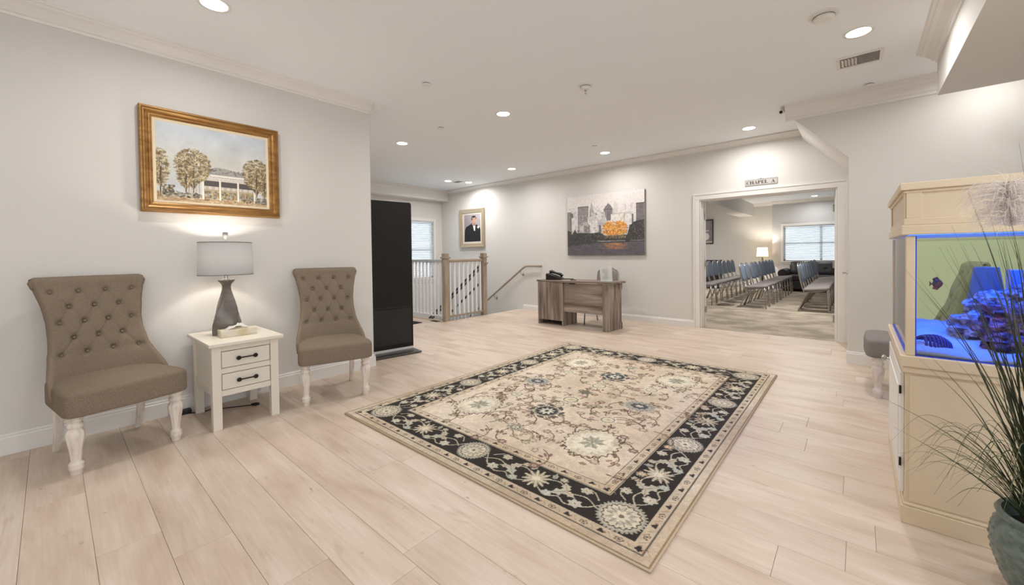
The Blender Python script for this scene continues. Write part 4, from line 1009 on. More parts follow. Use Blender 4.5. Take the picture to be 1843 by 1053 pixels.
# dark border darker towards the right long side is a light effect of the pile; the weave itself is one colour
def rosette(x, y, r, rot=0, big=True, rx=None):
    rx = rx or r
    A.ell(x, y, rx * 1.22, r * 1.22, (168, 162, 148), .95, lobes=34, amp=.06); A.ell(x, y, rx * 1.08, r * 1.08, (186, 178, 160))
    A.ell(x, y, rx * .98, r * .98, (84, 72, 62), lobes=18, amp=.05); A.ell(x, y, rx * .90, r * .90, (206, 195, 173), lobes=18, amp=.07)
    for k in range(12):
        a = rot + 2 * PI * k / 12; A.line([(x + .25 * rx * math.cos(a), y + .25 * r * math.sin(a)), (x + .75 * rx * math.cos(a), y + .75 * r * math.sin(a))], .006, (128, 120, 108))
    A.ell(x, y, rx * .62, r * .62, (160, 154, 142), .6, lobes=10, amp=.15); A.ell(x, y, rx * .4, r * .4, (214, 204, 182), lobes=8, amp=.2); A.ell(x, y, rx * .14, r * .14, (120, 104, 88))
def star(x, y, r, n=11, col=(198, 186, 162), ph=0.):
    A.ell(x, y, r * .8, r * .8, col, lobes=n, amp=.38, ph=ph); A.ell(x, y, r * .38, r * .38, (222, 212, 188), lobes=6, amp=.2); 
    for k in range(n):
        a = 2 * PI * (k + .5) / n - ph / n; A.line([(x + .3 * r * math.cos(a), y + .3 * r * math.sin(a)), (x + .8 * r * math.cos(a), y + .8 * r * math.sin(a))], .0035, (150, 140, 122))
def leafm(x, y, L, a, col=(188, 182, 166), wd=.32):
    c, s_ = math.cos(a), math.sin(a)
    pts = [(0, 0), (.25, wd * .8), (.4, wd * .55), (.55, wd), (.7, wd * .45), (1, 0), (.7, -wd * .45), (.55, -wd), (.4, -wd * .55), (.25, -wd * .8)]
    A.poly([(x + L * (p * c - q * s_), y + L * (p * s_ + q * c)) for p, q in pts], col); A.line([(x, y), (x + L * .8 * c, y + L * .8 * s_)], .003, (110, 104, 94))
def blossom(x, y, r, col=(192, 187, 172)):
    A.ell(x, y, r, r * .85, col, lobes=6, amp=.16); A.ell(x, y, r * .45, r * .4, (212, 204, 182), .8); A.ell(x, y, r * .15, r * .15, (120, 100, 84))
def vine(pts, col=(190, 180, 158), wd=.0065):
    out = [(p.x, p.y) for p in smooth_path([(a, b, 0) for a, b in pts], 8)]; A.line(out, wd, col)
def border_run(x0, y0, dx, dy, L, n):
    nx_, ny_ = -dy, dx        # outward normal chosen by caller via sign of dx,dy
    def T(s_, o): return (x0 + dx * s_ + nx_ * o, y0 + dy * s_ + ny_ * o)
    ang = math.atan2(dy, dx); step = L / n
    for i in range(n):
        s0 = i * step
        for h, sg in ((0, 1), (1, -1)):
            q = lambda f, o: T(s0 + step * (f if h == 0 else 1 - f), o * 1)
            vine([q(.10, .03), q(.17, -.05), q(.26, -.085), q(.32, -.06), q(.38, -.09), q(.46, -.05), q(.5, .0)])
            vine([q(.12, -.02), q(.2, .02), q(.30, .0), q(.38, .05), q(.5, .0)])
            vine([q(.14, .04), q(.19, .085), q(.26, .07)])
            d = 0 if h == 0 else PI
            leafm(*q(.30, .01), .10, ang + d + (1 if h == 0 else -1) * -.75); leafm(*q(.30, .0), .085, ang + d + (1 if h == 0 else -1) * .9, (190, 182, 162)); leafm(*q(.31, .0), .07, ang + d + PI + (1 if h == 0 else -1) * .3, (196, 184, 162))
            leafm(*q(.42, .05), .06, ang + d + (1 if h == 0 else -1) * 1.3, (170, 168, 152))
            blossom(*q(.22, -.055), .034); blossom(*q(.225, .070), .030, (190, 180, 162)); blossom(*q(.385, -.070), .026, (176, 180, 170)); blossom(*q(.37, .078), .022, (182, 172, 150))
        star(*T(s0 + step * .5, .0), .075, 12)
cin = .222
border_run(cin, cin, 1, 0, RW - 2 * cin, 2); border_run(RW - cin, cin, 0, 1, RH - 2 * cin, 3); border_run(RW - cin, RH - cin, -1, 0, RW - 2 * cin, 2); border_run(cin, RH - cin, 0, -1, RH - 2 * cin, 3)
for i in range(3):
    for y in (cin, RH - cin): rosette(cin + (RW - 2 * cin) * i / 2, y, .083, .2)
for i in range(1, 3):
    for x in (cin, RW - cin): rosette(x, cin + (RH - 2 * cin) * i / 3, .083, .5)
for (x, y) in ((cin, cin), (RW - cin, cin), (cin, RH - cin), (RW - cin, RH - cin)): rosette(x, y, .092, .1)
# guard bands: alternating small dark buds and outlined hearts
def guard(ins, step, sc):
    for side in range(4):
        L = (RW if side % 2 == 0 else RH) - 2 * ins; n = int(L / step)
        for i in range(n + 1):
            t = ins + L * i / n
            x, y = [(t, ins), (RW - ins, t), (RW - t, RH - ins), (ins, RH - t)][side]; a = side * PI / 2
            if i % 2 == 0:
                A.ell(x, y, .020 * sc, .014 * sc, (48, 44, 42), rot=a, lobes=3, amp=.3, ph=1); A.ell(x + .02 * math.cos(a), y + .02 * math.sin(a), .008, .006, (150, 110, 90), .7)
            else:
                A.ell(x, y, .026 * sc, .017 * sc, (88, 82, 72), rot=a, lobes=5, amp=.12, ring=.72); A.ell(x, y, .010 * sc, .007 * sc, (110, 96, 82), rot=a)
            c, s_ = math.cos(a), math.sin(a); xm, ym = x + c * step / 2, y + s_ * step / 2
            A.line([(xm - .012 * s_ - .01 * c, ym + .012 * c - .01 * s_), (xm, ym), (xm + .012 * s_ + .01 * c, ym - .012 * c + .01 * s_)], .0035, (150, 128, 104))
guard(.079, .085, .8); guard(.371, .085, .8)
# field
FC = (RW / 2, RH / 2)
def ftendril(x, y, a, L, curl, col, leafc):
    pts = [(x, y)]; ang = a
    for k in range(7):
        ang += curl * (.5 + k * .12); x += L / 7 * math.cos(ang); y += L / 7 * math.sin(ang); pts.append((x, y))
    A.line(pts, .0072, col)
    blossom(x, y, .028, leafc)
    A.ell(x, y, .030, .025, col, lobes=7, amp=.2, ring=.82)
    xm, ym = pts[4]; b = ang + 1.6 * (1 if curl > 0 else -1)
    A.line([(xm, ym), (xm + .05 * math.cos(b), ym + .05 * math.sin(b))], .004, col)
    for q in (-.5, 0, .5):
        A.ell(xm + .065 * math.cos(b + q), ym + .065 * math.sin(b + q), .018, .009, leafc, rot=b + q); A.ell(xm + .065 * math.cos(b + q), ym + .065 * math.sin(b + q), .019, .010, col, rot=b + q, ring=.72)
BR = (56, 42, 34); RD = (118, 84, 74); OL = (146, 134, 100); BL = (116, 122, 130)
def cream_pal(x, y, sx=1, sy=1):
    sx, sy = 1.18, 1.1
    A.ell(x, y, .140 * sx, .17 * sy, (226, 216, 194), .7); 
    A.ell(x, y, .148 * sx, .185 * sy, (84, 70, 52), lobes=24, amp=.06, ring=.945); A.ell(x, y, .10 * sx, .13 * sy, (228, 220, 200), lobes=16, amp=.10)
    [leafm(x + .01 * math.cos(q_a), y + .012 * math.sin(q_a), .085, q_a, (176, 172, 152), .28) for q_a in (0.3, 1.0, 1.6, 2.2, 2.9, 3.9, 4.7, 5.5)]; [A.line([(x, y), (x + .06 * math.cos(q_a), y + .075 * math.sin(q_a))], .006, (138, 138, 126)) for q_a in (0.3, .9, 1.5, 2.1, 2.8, 4, 4.7, 5.4)]; [A.ell(x + .125 * math.cos(q_a), y + .16 * math.sin(q_a), .012, .010, (206, 194, 160), ring=.6) for q_a in [2 * PI * i_ / 22 for i_ in range(22)]]
def dark_med(x, y, r, c1, c2):
    for k in range(8):
        a = 2 * PI * k / 8 + .2; A.ell(x + r * 1.12 * math.cos(a), y + r * 1.12 * math.sin(a), r * .34, r * .17, c1, rot=a + 1.2)
        A.line([(x + r * .9 * math.cos(a), y + r * .9 * math.sin(a)), (x + r * 1.3 * math.cos(a + .22), y + r * 1.3 * math.sin(a + .22))], .006, (60, 56, 54))
    A.ell(x, y, r, r, (188, 178, 156), lobes=16, amp=.05); A.ell(x, y, r * .86, r * .86, c1, lobes=16, amp=.05); A.ell(x, y, r * .72, r * .72, c2); A.ell(x, y, r * .5, r * .5, (206, 202, 188), lobes=9, amp=.28); A.ell(x, y, r * .16, r * .16, c2)
def ringf(x, y, r, col=(96, 84, 72)):
    A.ell(x, y, r * 1.35, r * 1.35, (224, 216, 194), .8, lobes=12, amp=.12); A.ell(x, y, r, r, col, lobes=14, amp=.06, ring=.84); A.ell(x, y, r * .72, r * .72, (214, 202, 176)); A.ell(x, y, r * .3, r * .3, (196, 180, 150))
FX = lambda wx: wx - 1.065; FY = lambda wy: wy - 1.464
rt = random.Random(12)
spots = [(1.75, 2.23), (2.78, 2.25), (1.74, 3.79), (2.79, 3.80), (2.25, 2.47), (2.27, 3.57), (1.76, 3.0), (2.76, 3.01), (2.26, 2.77), (2.28, 3.24), (2.69, 2.61), (1.83, 2.61), (1.83, 3.42), (2.69, 3.42), (2.25, 2.10), (2.25, 3.95), (1.62, 2.0), (2.95, 1.98), (1.6, 2.45), (2.95, 2.62), (1.6, 3.4), (2.95, 3.42), (1.62, 4.05), (2.95, 4.05), (2.0, 2.0), (2.52, 1.98), (2.0, 4.08), (2.52, 4.08), (1.57, 2.8), (2.97, 3.0)]
for (wx, wy) in spots:
    x, y = FX(wx), FY(wy)
    for k in range(6 if fx0 + .18 < x < fx1 - .18 and fy0 + .18 < y < fy1 - .18 else 3):
        a = 2 * PI * k / 6 + rt.uniform(-.3, .3)
        ftendril(x + .07 * math.cos(a), y + .07 * math.sin(a), a, rt.uniform(.20, .28), rt.choice([-.34, .34]), rt.choice([BR, BR, RD, (104, 84, 62)]), rt.choice([(196, 170, 140), (180, 150, 130), OL, (190, 176, 150), (150, 116, 104)]))
for k in range(70):
    x = rt.uniform(fx0 + .05, fx1 - .05); y = rt.uniform(fy0 + .05, fy1 - .05)
    if rt.random() < .5: leafm(x, y, .055, rt.uniform(0, 6.28), rt.choice([(170, 142, 120), OL, (150, 138, 124), (126, 96, 84)]), .35)
    else: A.ell(x, y, .026, .020, rt.choice([BR, RD, (120, 110, 92)]), lobes=5, amp=.2, ring=.7, rot=rt.uniform(0, 3))
for sx in (1.75, 2.775):
    for sy in (2.235, 3.80): cream_pal(FX(sx), FY(sy))
dark_med(FX(2.25), FY(2.47), .105, (92, 90, 84), (52, 50, 50)); dark_med(FX(2.27), FY(3.57), .105, (74, 82, 92), (44, 50, 62))
for sx in (1.76, 2.76):
    x, y = FX(sx), FY(3.0); A.ell(x, y, .12, .10, (186, 182, 168), lobes=18, amp=.1); A.ell(x, y, .105, .088, (150, 146, 136), lobes=18, amp=.12, ring=.8); A.ell(x, y, .07, .055, (84, 84, 92), lobes=10, amp=.12); A.ell(x, y, .03, .022, (206, 198, 180), lobes=6, amp=.2)
ringf(FX(2.265), FY(2.785), .062); ringf(FX(2.28), FY(3.235), .062); ringf(FX(2.255), FY(2.64), .036); ringf(FX(2.275), FY(3.39), .036)
for (a, b) in ((2.69, 2.61), (1.83, 2.61), (1.83, 3.42), (2.69, 3.42)): ringf(FX(a), FY(b), .05, (110, 112, 108))
for (a, b) in ((2.25, 2.10), (2.25, 3.95)): dark_med(FX(a), FY(b), .05, (170, 160, 140), (110, 100, 88))
A.ell(FX(2.27), FY(3.01), .06, .05, (120, 112, 96), lobes=8, amp=.25)
A.C *= (1 + (n2 - .5) * .10)[..., None]; A.C *= (1 + (n3 - .5) * .06)[..., None]
A.C *= (1 + RNG.normal(0, .035, A.X.shape))[..., None]
edge = np.minimum(np.minimum(A.X, RW - A.X), np.minimum(A.Y, RH - A.Y))
rel = .012 - .008 * np.clip(1 - edge / .006, 0, 1) + RNG.normal(0, .0004, A.X.shape)
A.build('pile', mat_attr('rug_pile', .95), lambda X, Y, Z: (X - RW / 2, Y - RH / 2, Z), rug, relief=rel)
MB().box(-RW / 2 + .001, RW / 2 - .001, -RH / 2 + .001, RH / 2 - .001, 0.0005, .004).build('backing', mat('rug_backing', (176, 152, 122), .9), rug)
m = MB(); h_ = RW / 2; g_ = RH / 2
m.tube([(-h_, -g_, .007), (h_, -g_, .007), (h_, g_, .007), (-h_, g_, .007), (-h_, -g_ + .002, .007)], .0062, 8)
m.build('bound_edge', mat('rug_binding', (190, 172, 146), .9), rug, smooth=True)
# ------------------------------------------------------------ ceiling fittings
LENS = mat('lit_lens', (255, 255, 255), emit=((255, 248, 236), 9))
def downlight(x, y, label, power=DL_POWER, z=CZ, r=.075, col=(1, .983, .965)):
    t = thing('downlight', label, 'ceiling light', (x, y, z), 0, 'recessed ceiling lights')
    MB().lathe([(r + .018, 0), (r + .016, -.005), (r, -.004), (r - .004, .0)], seg=40, cap=False).build('trim_ring', WHITE, t, smooth=True)
    MB().lathe([(r - .002, -.0035), (r - .02, -.005), (.001, -.0055)], seg=40).build('lens', LENS, t)
    area_light('downlight_lamp', (0, 0, -.012), r * 1.9, power, col, parent=t, spread=math.radians(165)); return t
downlight(.887, .735, 'recessed downlight nearest the gold-framed painting', DL_POWER * .66)
downlight(4.054, 4.06, 'recessed downlight beside the large smoke detector and vent', DL_POWER * 1.25)
downlight(.893, 3.53, 'recessed downlight above the left edge of the rug', DL_POWER * 1.5)
downlight(-1.025, 3.43, 'recessed downlight above the black display stand', DL_POWER * 1.3)
downlight(2.939, 6.2, 'recessed downlight in front of the CHAPEL A sign', DL_POWER * 1.1)
downlight(.889, 6.04, 'recessed downlight above the wood-grain desk', DL_POWER * 1.15)
downlight(-1.03, 5.9, 'recessed downlight above the stair newel posts', DL_POWER * 1.15)
downlight(-2.884, 5.86, 'recessed downlight near the stair window, left of the ceiling vent')
downlight(-2.70, 6.32, 'recessed downlight over the portrait, right of the small vent')
downlight(4.95, 5.2, 'recessed downlight above the aquarium behind the soffit', DL_POWER * .34)
downlight(4.05, .9, 'unseen recessed downlight behind the viewpoint on the right', DL_POWER * 1.05)  # unseen lamp, turned up to light the aquarium front
downlight(.89, -1.6, 'unseen added downlight over the near end of the left wall', DL_POWER * .5)  # unseen lamp added in the back of the room for its light
downlight(5.4, 2.2, 'recessed downlight in the soffit to the right of the aquarium', DL_POWER * .6, 2.50)
downlight(2.5, -1.4, 'unseen added downlight behind the viewpoint', DL_POWER * .7)  # unseen, one of the extra lamps put in behind the camera
downlight(3.093, 14.6, 'recessed downlight in the chapel ceiling before the window', 12, 2.79)
downlight(3.09, 9.6, 'recessed downlight in the chapel ceiling above the first chairs', 60, 2.79)
downlight(0.1, 12.6, 'recessed downlight in the chapel ceiling left of the beam', 60, 2.79)
def detector(x, y, r, label, z=CZ):
    t = thing('smoke_detector', label, 'smoke detector', (x, y, z))
    MB().lathe([(r, 0), (r, -.006), (r * .96, -.01)], seg=36).build('base', WHITE, t, smooth=True, angle=.6)
    MB().lathe([(r * .72, -.01), (r * .70, -.03), (r * .55, -.042), (r * .2, -.046), (.001, -.046)], seg=36).build('cover', WHITE, t, smooth=True, angle=.6)
    MB().lathe([(r * .74, -.014), (r * .74, -.018)], seg=36, cap=False).build('grille', mat('grille_dark', (70, 66, 62), .7), t)  # dark ring set around the cover
    return t
detector(3.87, 3.60, .088, 'large round smoke detector in the ceiling near the right soffit')
t = detector(2.02, 3.49, .07, 'smoke detector in the ceiling centre with a hanging sprinkler tip')
MB().lathe([(.012, -.046), (.010, -.06), (.003, -.065), (.003, -.08), (.012, -.082), (.001, -.084)], seg=12).build('sprinkler_tip', CHROME, t)
def cap_(x, y, label):
    t = thing('sprinkler_cover', label, 'sprinkler', (x, y, CZ))
    MB().lathe([(.042, -.006), (.043, -.009), (.041, -.012), (.001, -.0125)], seg=28).build('plate', WHITE, t, smooth=True, angle=.5)
    MB().lathe([(.036, 0), (.036, -.006)], seg=28).build('gap', BLACKM, t)
cap_(.908, 2.414, 'round white sprinkler cover in the ceiling over the second tufted chair')
cap_(4.134, 5.40, 'round sprinkler cover in the ceiling beside the right crown moulding')
cap_(.968, 5.55, 'round sprinkler cover in the ceiling in front of the desk light')
cap_(-.042, 3.36, 'round sprinkler cover in the ceiling near the left wall corner')
vt = thing('ceiling_vent', 'white louvred ceiling vent near the right soffit', 'vent', (4.06, 4.64, CZ))
m = MB(); m.box(-.155, .155, -.14, -.115, -.008, 0).box(-.155, .155, .115, .14, -.008, 0).box(-.155, -.13, -.115, .115, -.008, 0).box(.13, .155, -.115, .115, -.008, 0); m.build('frame', WHITE, vt, bevel=.002)
MB().box(-.13, .13, -.115, .115, -.002, -.0005).build('duct', mat('duct_dark', (150, 144, 140), .8), vt)
rot_ = Matrix.Rotation(.6, 4, 'Y')
for i in range(5): MB().box(-.009, .009, -.11, .05, -.001, .001, M=Matrix.Translation((-.112 + i * .022, .03, -.007)) @ rot_).build('louvre', WHITE, vt)
for i in range(9): MB().box(-.118 if i > 7 else -.0, .125, -.009, .009, -.001, .001, M=Matrix.Translation((0, -.10 + i * .024, -.007)) @ Matrix.Rotation(.5, 4, 'X')).build('louvre', WHITE, vt)
v2 = thing('ceiling_vent', 'small dark-slotted ceiling vent between the two stair lights', 'vent', (-2.80, 6.08, CZ))
MB().box(-.12, .12, -.08, .08, -.006, 0).build('frame', WHITE, v2, bevel=.002)
for i in range(5): MB().box(-.10, .10, -.06 + i * .026, -.048 + i * .026, -.008, -.006).build('slot', mat('slot_dark', (110, 110, 112), .7) if i == 0 else bpy.data.materials['slot_dark'], v2)
sc_ = thing('security_camera', 'small white security camera at the crown corner over the sloping soffit', 'camera', (3.40, YR + .02, CZ))
MB().lathe([(.035, 0), (.035, -.012), (.028, -.016)], seg=20).build('mount', WHITE, sc_, smooth=True, angle=.5)
MB().tube([(0, 0, -.03), (-.02, -.05, -.055)], [.028, .024], 14).build('body', WHITE, sc_, smooth=True, angle=.6)
MB().tube([(-.02, -.05, -.055), (-.022, -.056, -.058)], .017, 12).build('lens', BLACK, sc_)
MB().tube([(0, 0, -.01), (0, 0, -.03)], .012, 8).build('neck', WHITE, sc_)

# ------------------------------------------------------------ aquarium
AX0, AX1, AY0, AY1 = 4.215, 4.93, 2.475, 3.42
aq = thing('aquarium', 'cream cabinet aquarium with blue-lit tank at the right edge', 'aquarium', (AX0, AY0, 0))
dx, dy = AX1 - AX0, AY1 - AY0
def trimband(z0, z1, o, name='moulding', b=.004, mt=CREAM2):
    return MB().box(-o, dx + o, -o, dy + o, z0, z1).build(name, mt, aq, bevel=b)
def ringband(z0, z1, o, t, name, mt=CREAM2, b=.003):
    m = MB(); m.box(-o, dx + o, -o, t - o, z0, z1).box(-o, dx + o, dy + o - t, dy + o, z0, z1).box(-o, t - o, t - o, dy + o - t, z0, z1).box(dx + o - t, dx + o, t - o, dy + o - t, z0, z1)
    return m.build(name, mt, aq, bevel=b)
MB().box(0, dx, 0, dy, .0, .70).build('cabinet', CREAM2, aq, bevel=.003)
ringband(0, .078, .014, .02, 'plinth'); ringband(.078, .092, .009, .015, 'plinth_moulding', b=.005)
ringband(.672, .70, .010, .02, 'base_moulding', b=.004); MB().box(-.018, dx + .018, -.018, dy + .018, .70, .748).build('base_trim', CREAM2, aq, bevel=.004)
# door on the left side
dr = MB().box(-.014, 0, .05, dy - .06, .11, .655).build('door', mat('daylit_cabinet_door', (236, 234, 230), .35), aq, bevel=.003)  # same cream paint as the cabinet, whitened for window daylight on this side
MB().box(-.018, -.013, .13, dy - .14, .18, .58).build('panel', bpy.data.materials['daylit_cabinet_door'], dr, bevel=.004)
for z in (.25, .58): MB().box(-.018, -.010, .040, .052, z - .018, z + .018).build('hinge', ORB, dr)
MB().lathe([(.006, -.012), (.006, -.028), (.017, -.034), (.019, -.042), (.012, -.050), (.0005, -.052)], (0, dy - .12, .56), 18, axis='x').build('knob', CHROME, dr, smooth=True, angle=.6)
MB().box(.012, dx - .01, -.004, 0, .10, .66).build('front_panel', CREAM2, aq, bevel=.003)
# tank frame
m = MB()
for (x, y) in ((0, 0), (dx - .03, 0), (0, dy - .03), (dx - .03, dy - .03)): 
    w_ = .03 if y == 0 and x == 0 else .012
    m.box(x, x + w_, y, y + w_, .748, 1.275)
m.build('corner_post', CREAM2, aq, bevel=.003)
G1 = mat_glass('tank_glass', (255, 255, 255))
G2 = mat_glass('tank_glass_green', (244, 255, 232))
MB().box(.03, dx - .012, .006, .010, .748, 1.275).build('glass_pane', G1, aq)
MB().box(.006, .010, .03, dy - .012, .748, 1.275).build('glass_pane', G1, aq)
MB().box(dx - .010, dx - .006, .012, dy - .012, .748, 1.275).build('glass_pane', G1, aq)
MB().box(.012, dx - .012, dy - .010, dy - .006, .748, 1.275).build('glass_pane', G2, aq)
BLU = mat('blue_lit_edge', (40, 70, 214), .4)  # lamp blue glowing in the acrylic edges, put in as colour
m = MB(); m.box(.001, .012, .03, dy - .012, .748, .757).box(.001, .012, dy - .024, dy - .012, .748, 1.275).box(.03, dx - .012, .003, .012, .748, .752).box(.03, .034, .003, .012, .748, 1.275); m.build('lit_edge', BLU, aq)
MB().box(.014, dx - .014, .014, dy - .014, .752, 1.262).build('water', mat_glass('tank_water', (253, 255, 255)), aq)
# canopy
ringband(1.28, 1.322, .016, .03, 'canopy_trim', b=.004); ringband(1.322, 1.352, .008, .022, 'canopy_trim', b=.003)
m = MB(); m.box(0, dx, 0, .014, 1.35, 1.47).box(0, dx, dy - .014, dy, 1.35, 1.47).box(0, .014, .014, dy - .014, 1.35, 1.47).box(dx - .014, dx, .014, dy - .014, 1.35, 1.47); m.build('canopy', CREAM2, aq, bevel=.002)
for b_ in ((0, .05, -.006, 0), (dx - .05, dx, -.006, 0), (-.006, 0, 0, .05), (-.006, 0, dy - .05, dy)): MB().box(*b_, 1.352, 1.468).build('canopy_stile', CREAM2, aq, bevel=.002)
ringband(1.462, 1.475, .010, .03, 'canopy_trim', b=.004); MB().box(-.020, dx + .020, -.020, dy + .020, 1.475, 1.508).build('canopy_top', CREAM2, aq, bevel=.004)
lb = MB().box(.05, dx - .05, .03, dy - .05, 1.298, 1.312).build('light_bar', mat('blue_led', (60, 130, 255), emit=((40, 110, 255), 3)), aq)
area_light('aquarium_lamp', (dx / 2, dy / 2, 1.292), dx - .15, 5.5, (.01, .12, 1.0), sizey=dy - .2, parent=aq, spread=math.radians(110))
# what is in the tank
SAND = mat('white_sand', (176, 184, 196), .9, bump=.6, bscale=300)
sd = MB().grid(44, 56, lambda u, v: (AX0 + .016 + u * (dx - .032), AY0 + .016 + v * (dy - .032), .765 + .020 * v * 1.6 + .012 * mnoise.noise(Vector((u * 5, v * 7, 0))) + .008 * mnoise.noise(Vector((u * 15, v * 19, 3)))))
def skirt(mb, nu, nv, zb):
    o = len(mb.v); ring_ = [j * nu for j in range(nv)][::-1] 
    idx = list(range(nu)) + [j * nu + nu - 1 for j in range(1, nv)] + [(nv - 1) * nu + i for i in range(nu - 2, -1, -1)] + [j * nu for j in range(nv - 2, 0, -1)]
    mb.v += [(mb.v[i][0], mb.v[i][1], zb) for i in idx]; n = len(idx)
    for k in range(n): mb.f.append((idx[k], idx[(k + 1) % n], o + (k + 1) % n, o + k)); mb.m.append(0)
    mb.f.append(tuple(range(o, o + n))); mb.m.append(0)
skirt(sd, 44, 56, .7525)
s_o = tag(sd.build('tank_sand', SAND, smooth=True), 'rippled white sand on the floor of the blue-lit tank', 'sand'); s_o['kind'] = 'stuff'
def rock(x, y, z, r, sx, sy, sz, seed, label, material, group='rocks in the aquarium'):
    bm = bmesh.new(); bmesh.ops.create_icosphere(bm, subdivisions=4, radius=1)
    for v in bm.verts:
        p = v.co.copy(); n = mnoise.fractal(p * 1.6 + Vector((seed, 0, 0)), .8, 2.2, 5) * .34 + abs(mnoise.noise(p * 5 + Vector((seed, 3, 0)))) * -.22
        rdg = math.sin(p.z * 11 + mnoise.noise(p * 2 + Vector((seed, 0, 0))) * 5) * .05
        q = p * (1 + n + rdg); v.co = Vector((q.x * sx * r, q.y * sy * r, q.z * sz * r))
    me = bpy.data.meshes.new('rock'); bm.to_mesh(me); bm.free(); me.materials.append(material)
    o = bpy.data.objects.new('reef_rock', me); COL.objects.link(o); o.location = (x, y, z); return tag(o, label, 'rock', group)
ROCK = mat('reef_rock_grey', (176, 168, 176), .9, noise=((70, 52, 78), (30, 30, 30), 6, .35, .62), bump=.8, bscale=120)
ROCK2 = mat('reef_rock_purple', (140, 96, 120), .9, noise=((40, 30, 46), (26, 26, 40), 6, .38, .6), bump=.8, bscale=120)
rock(4.50, 2.98, .83, .11, 1.0, 1.0, .62, 1, 'low purple-grey reef rock at the left foot of the reef', ROCK)
rock(4.62, 2.90, .86, .13, 1.1, 1.2, .8, 2, 'large dark reef rock in the middle of the tank', ROCK2)
rock(4.72, 3.05, .95, .14, 1.0, 1.2, .8, 3, 'tall blue-topped reef rock at the back of the tank', ROCK)
rock(4.60, 3.14, .93, .11, 1.1, 1.0, .6, 4, 'flat ledge of reef rock behind the dark one', ROCK)
rock(4.80, 2.80, .90, .12, 1.0, 1.0, .9, 5, 'rounded reef rock near the right pane', ROCK2)
rock(4.55, 2.72, .80, .07, 1.2, 1.0, .6, 6, 'small reef rock in front of the reef', ROCK2)
rock(4.74, 3.02, 1.06, .07, 1.2, 1.0, .7, 8, 'topmost small reef rock at the peak of the reef', ROCK)
cl = MB()
for k in range(9):
    a = -.9 + k * .2
    cl.grid(10, 5, lambda u, v, k=k, a=a: (.012 * (k - 4) + .006 * math.sin(PI * v), (u - .5) * .12 * math.cos(a), .045 * math.sin(PI * u) * math.cos(a) * (1 + .2 * v)))
co_ = cl.build('fan_coral', mat('dark_blue_coral', (60, 60, 130), .8), smooth=True, fix=False); co_.location = (4.315, 2.66, .772); co_.rotation_euler = (.25, .3, .5)
m_ = co_.modifiers.new('s', 'SOLIDIFY'); m_.thickness = .006
tag(co_, 'ribbed dark blue coral on the sand at the left of the tank', 'coral')
ft = MB(); ft.lathe([(.085, .78), (.075, .9), (.05, 1.08), (.045, 1.115), (.001, 1.118)], (4.57, 3.25, 0), 24)
tag(ft.build('filter_tower', mat('blue_grey_tower', (84, 104, 122), .6), smooth=True, angle=.6), 'blue-grey tapering filter tower behind the reef rocks', 'filter')
tag(MB().box(4.66, 4.91, 3.29, 3.395, .775, 1.10).build('overflow_box', mat('blue_plastic', (90, 150, 235), .3), bevel=.004), 'blue plastic overflow box in the back corner of the tank', 'filter box')
fs = thing('fish', 'small dark red-brown fish swimming in the left of the tank', 'fish', (4.335, 2.70, 1.055), .65)
def fb(u, v):
    a = 2 * PI * u; x = (v - .5) * .05; w_ = math.sin(PI * min(1, v * 1.02)) ** .6
    return (x, .006 * w_ * math.cos(a), .021 * w_ * math.sin(a))
MB().grid(16, 12, fb, closeu=True).build('body', mat('fish_skin', (120, 60, 46), .4, noise=((36, 26, 30), (60, 60, 40), 2, .4, .6)), fs, smooth=True)
MB().prism([(-.024, 0), (-.036, .012), (-.034, 0), (-.036, -.012)], 'y', -.001, .001).build('tail', bpy.data.materials['fish_skin'], fs)
MB().prism([(-.018, .012), (.010, .018), (-.002, .032), (-.022, .024)], 'y', -.001, .001).build('fin', bpy.data.materials['fish_skin'], fs)
MB().prism([(-.018, -.012), (.010, -.018), (-.002, -.030), (-.022, -.024)], 'y', -.001, .001).build('fin', bpy.data.materials['fish_skin'], fs)

# ------------------------------------------------------------ pot of tall grass with a feathery plume
PX, PY = 4.555, 2.14
pg = thing('potted_grass', 'tall artificial grass with feathery plume in a grey-green textured pot', 'potted plant', (PX, PY, 0))
POT = mat('grey_green_glaze', (112, 126, 120), .3, noise=((84, 98, 94), (40, 40, 40), 3, .35, .65))
PR = [(.085, 0), (.088, .004), (.10, .04), (.125, .10), (.145, .17), (.150, .215), (.143, .265), (.130, .292), (.134, .300), (.138, .312), (.132, .322), (.122, .318), (.118, .290), (.11, .25)]
def potf(a, z):
    if .02 < z < .27:
        k = 26; u = a * k / (2 * PI); v = z / .0275
        return 1 + .028 * (max(0, math.sin(PI * (u + v)) * math.sin(PI * (u - v))))
    return 1
prs = []
for (r0, z0), (r1, z1) in zip(PR[:-1], PR[1:]):
    n = max(1, int(abs(z1 - z0) / .004))
    for i in range(n): prs.append((r0 + (r1 - r0) * i / n, z0 + (z1 - z0) * i / n))
prs.append(PR[-1])
MB().lathe(prs, seg=208, fn=potf).build('pot', POT, pg, smooth=True, angle=.9)
MB().lathe([(.112, .24), (.11, .27), (.06, .285), (.001, .29)], seg=28).build('soil', mat('dark_moss', (48, 44, 34), .95, bump=1, bscale=80), pg, smooth=True)
GRN = [mat('grass_green', (70, 84, 52), .5), mat('grass_dark', (44, 56, 38), .5), mat('grass_olive', (104, 108, 66), .55), mat('grass_tan', (178, 142, 92), .6)]
gr_ = random.Random(21)
def blade(pts, r0, mi, seg=4):
    P_ = smooth_path(pts, 7); n = len(P_); rs = [max(.0006, 1.35 * r0 * (1 - (i / (n - 1)) ** 1.6)) * (1 if i else .8) for i in range(n)]
    return MB().tube(P_, rs, seg, flat=.4).build('blade', GRN[mi], pg, fix=False)
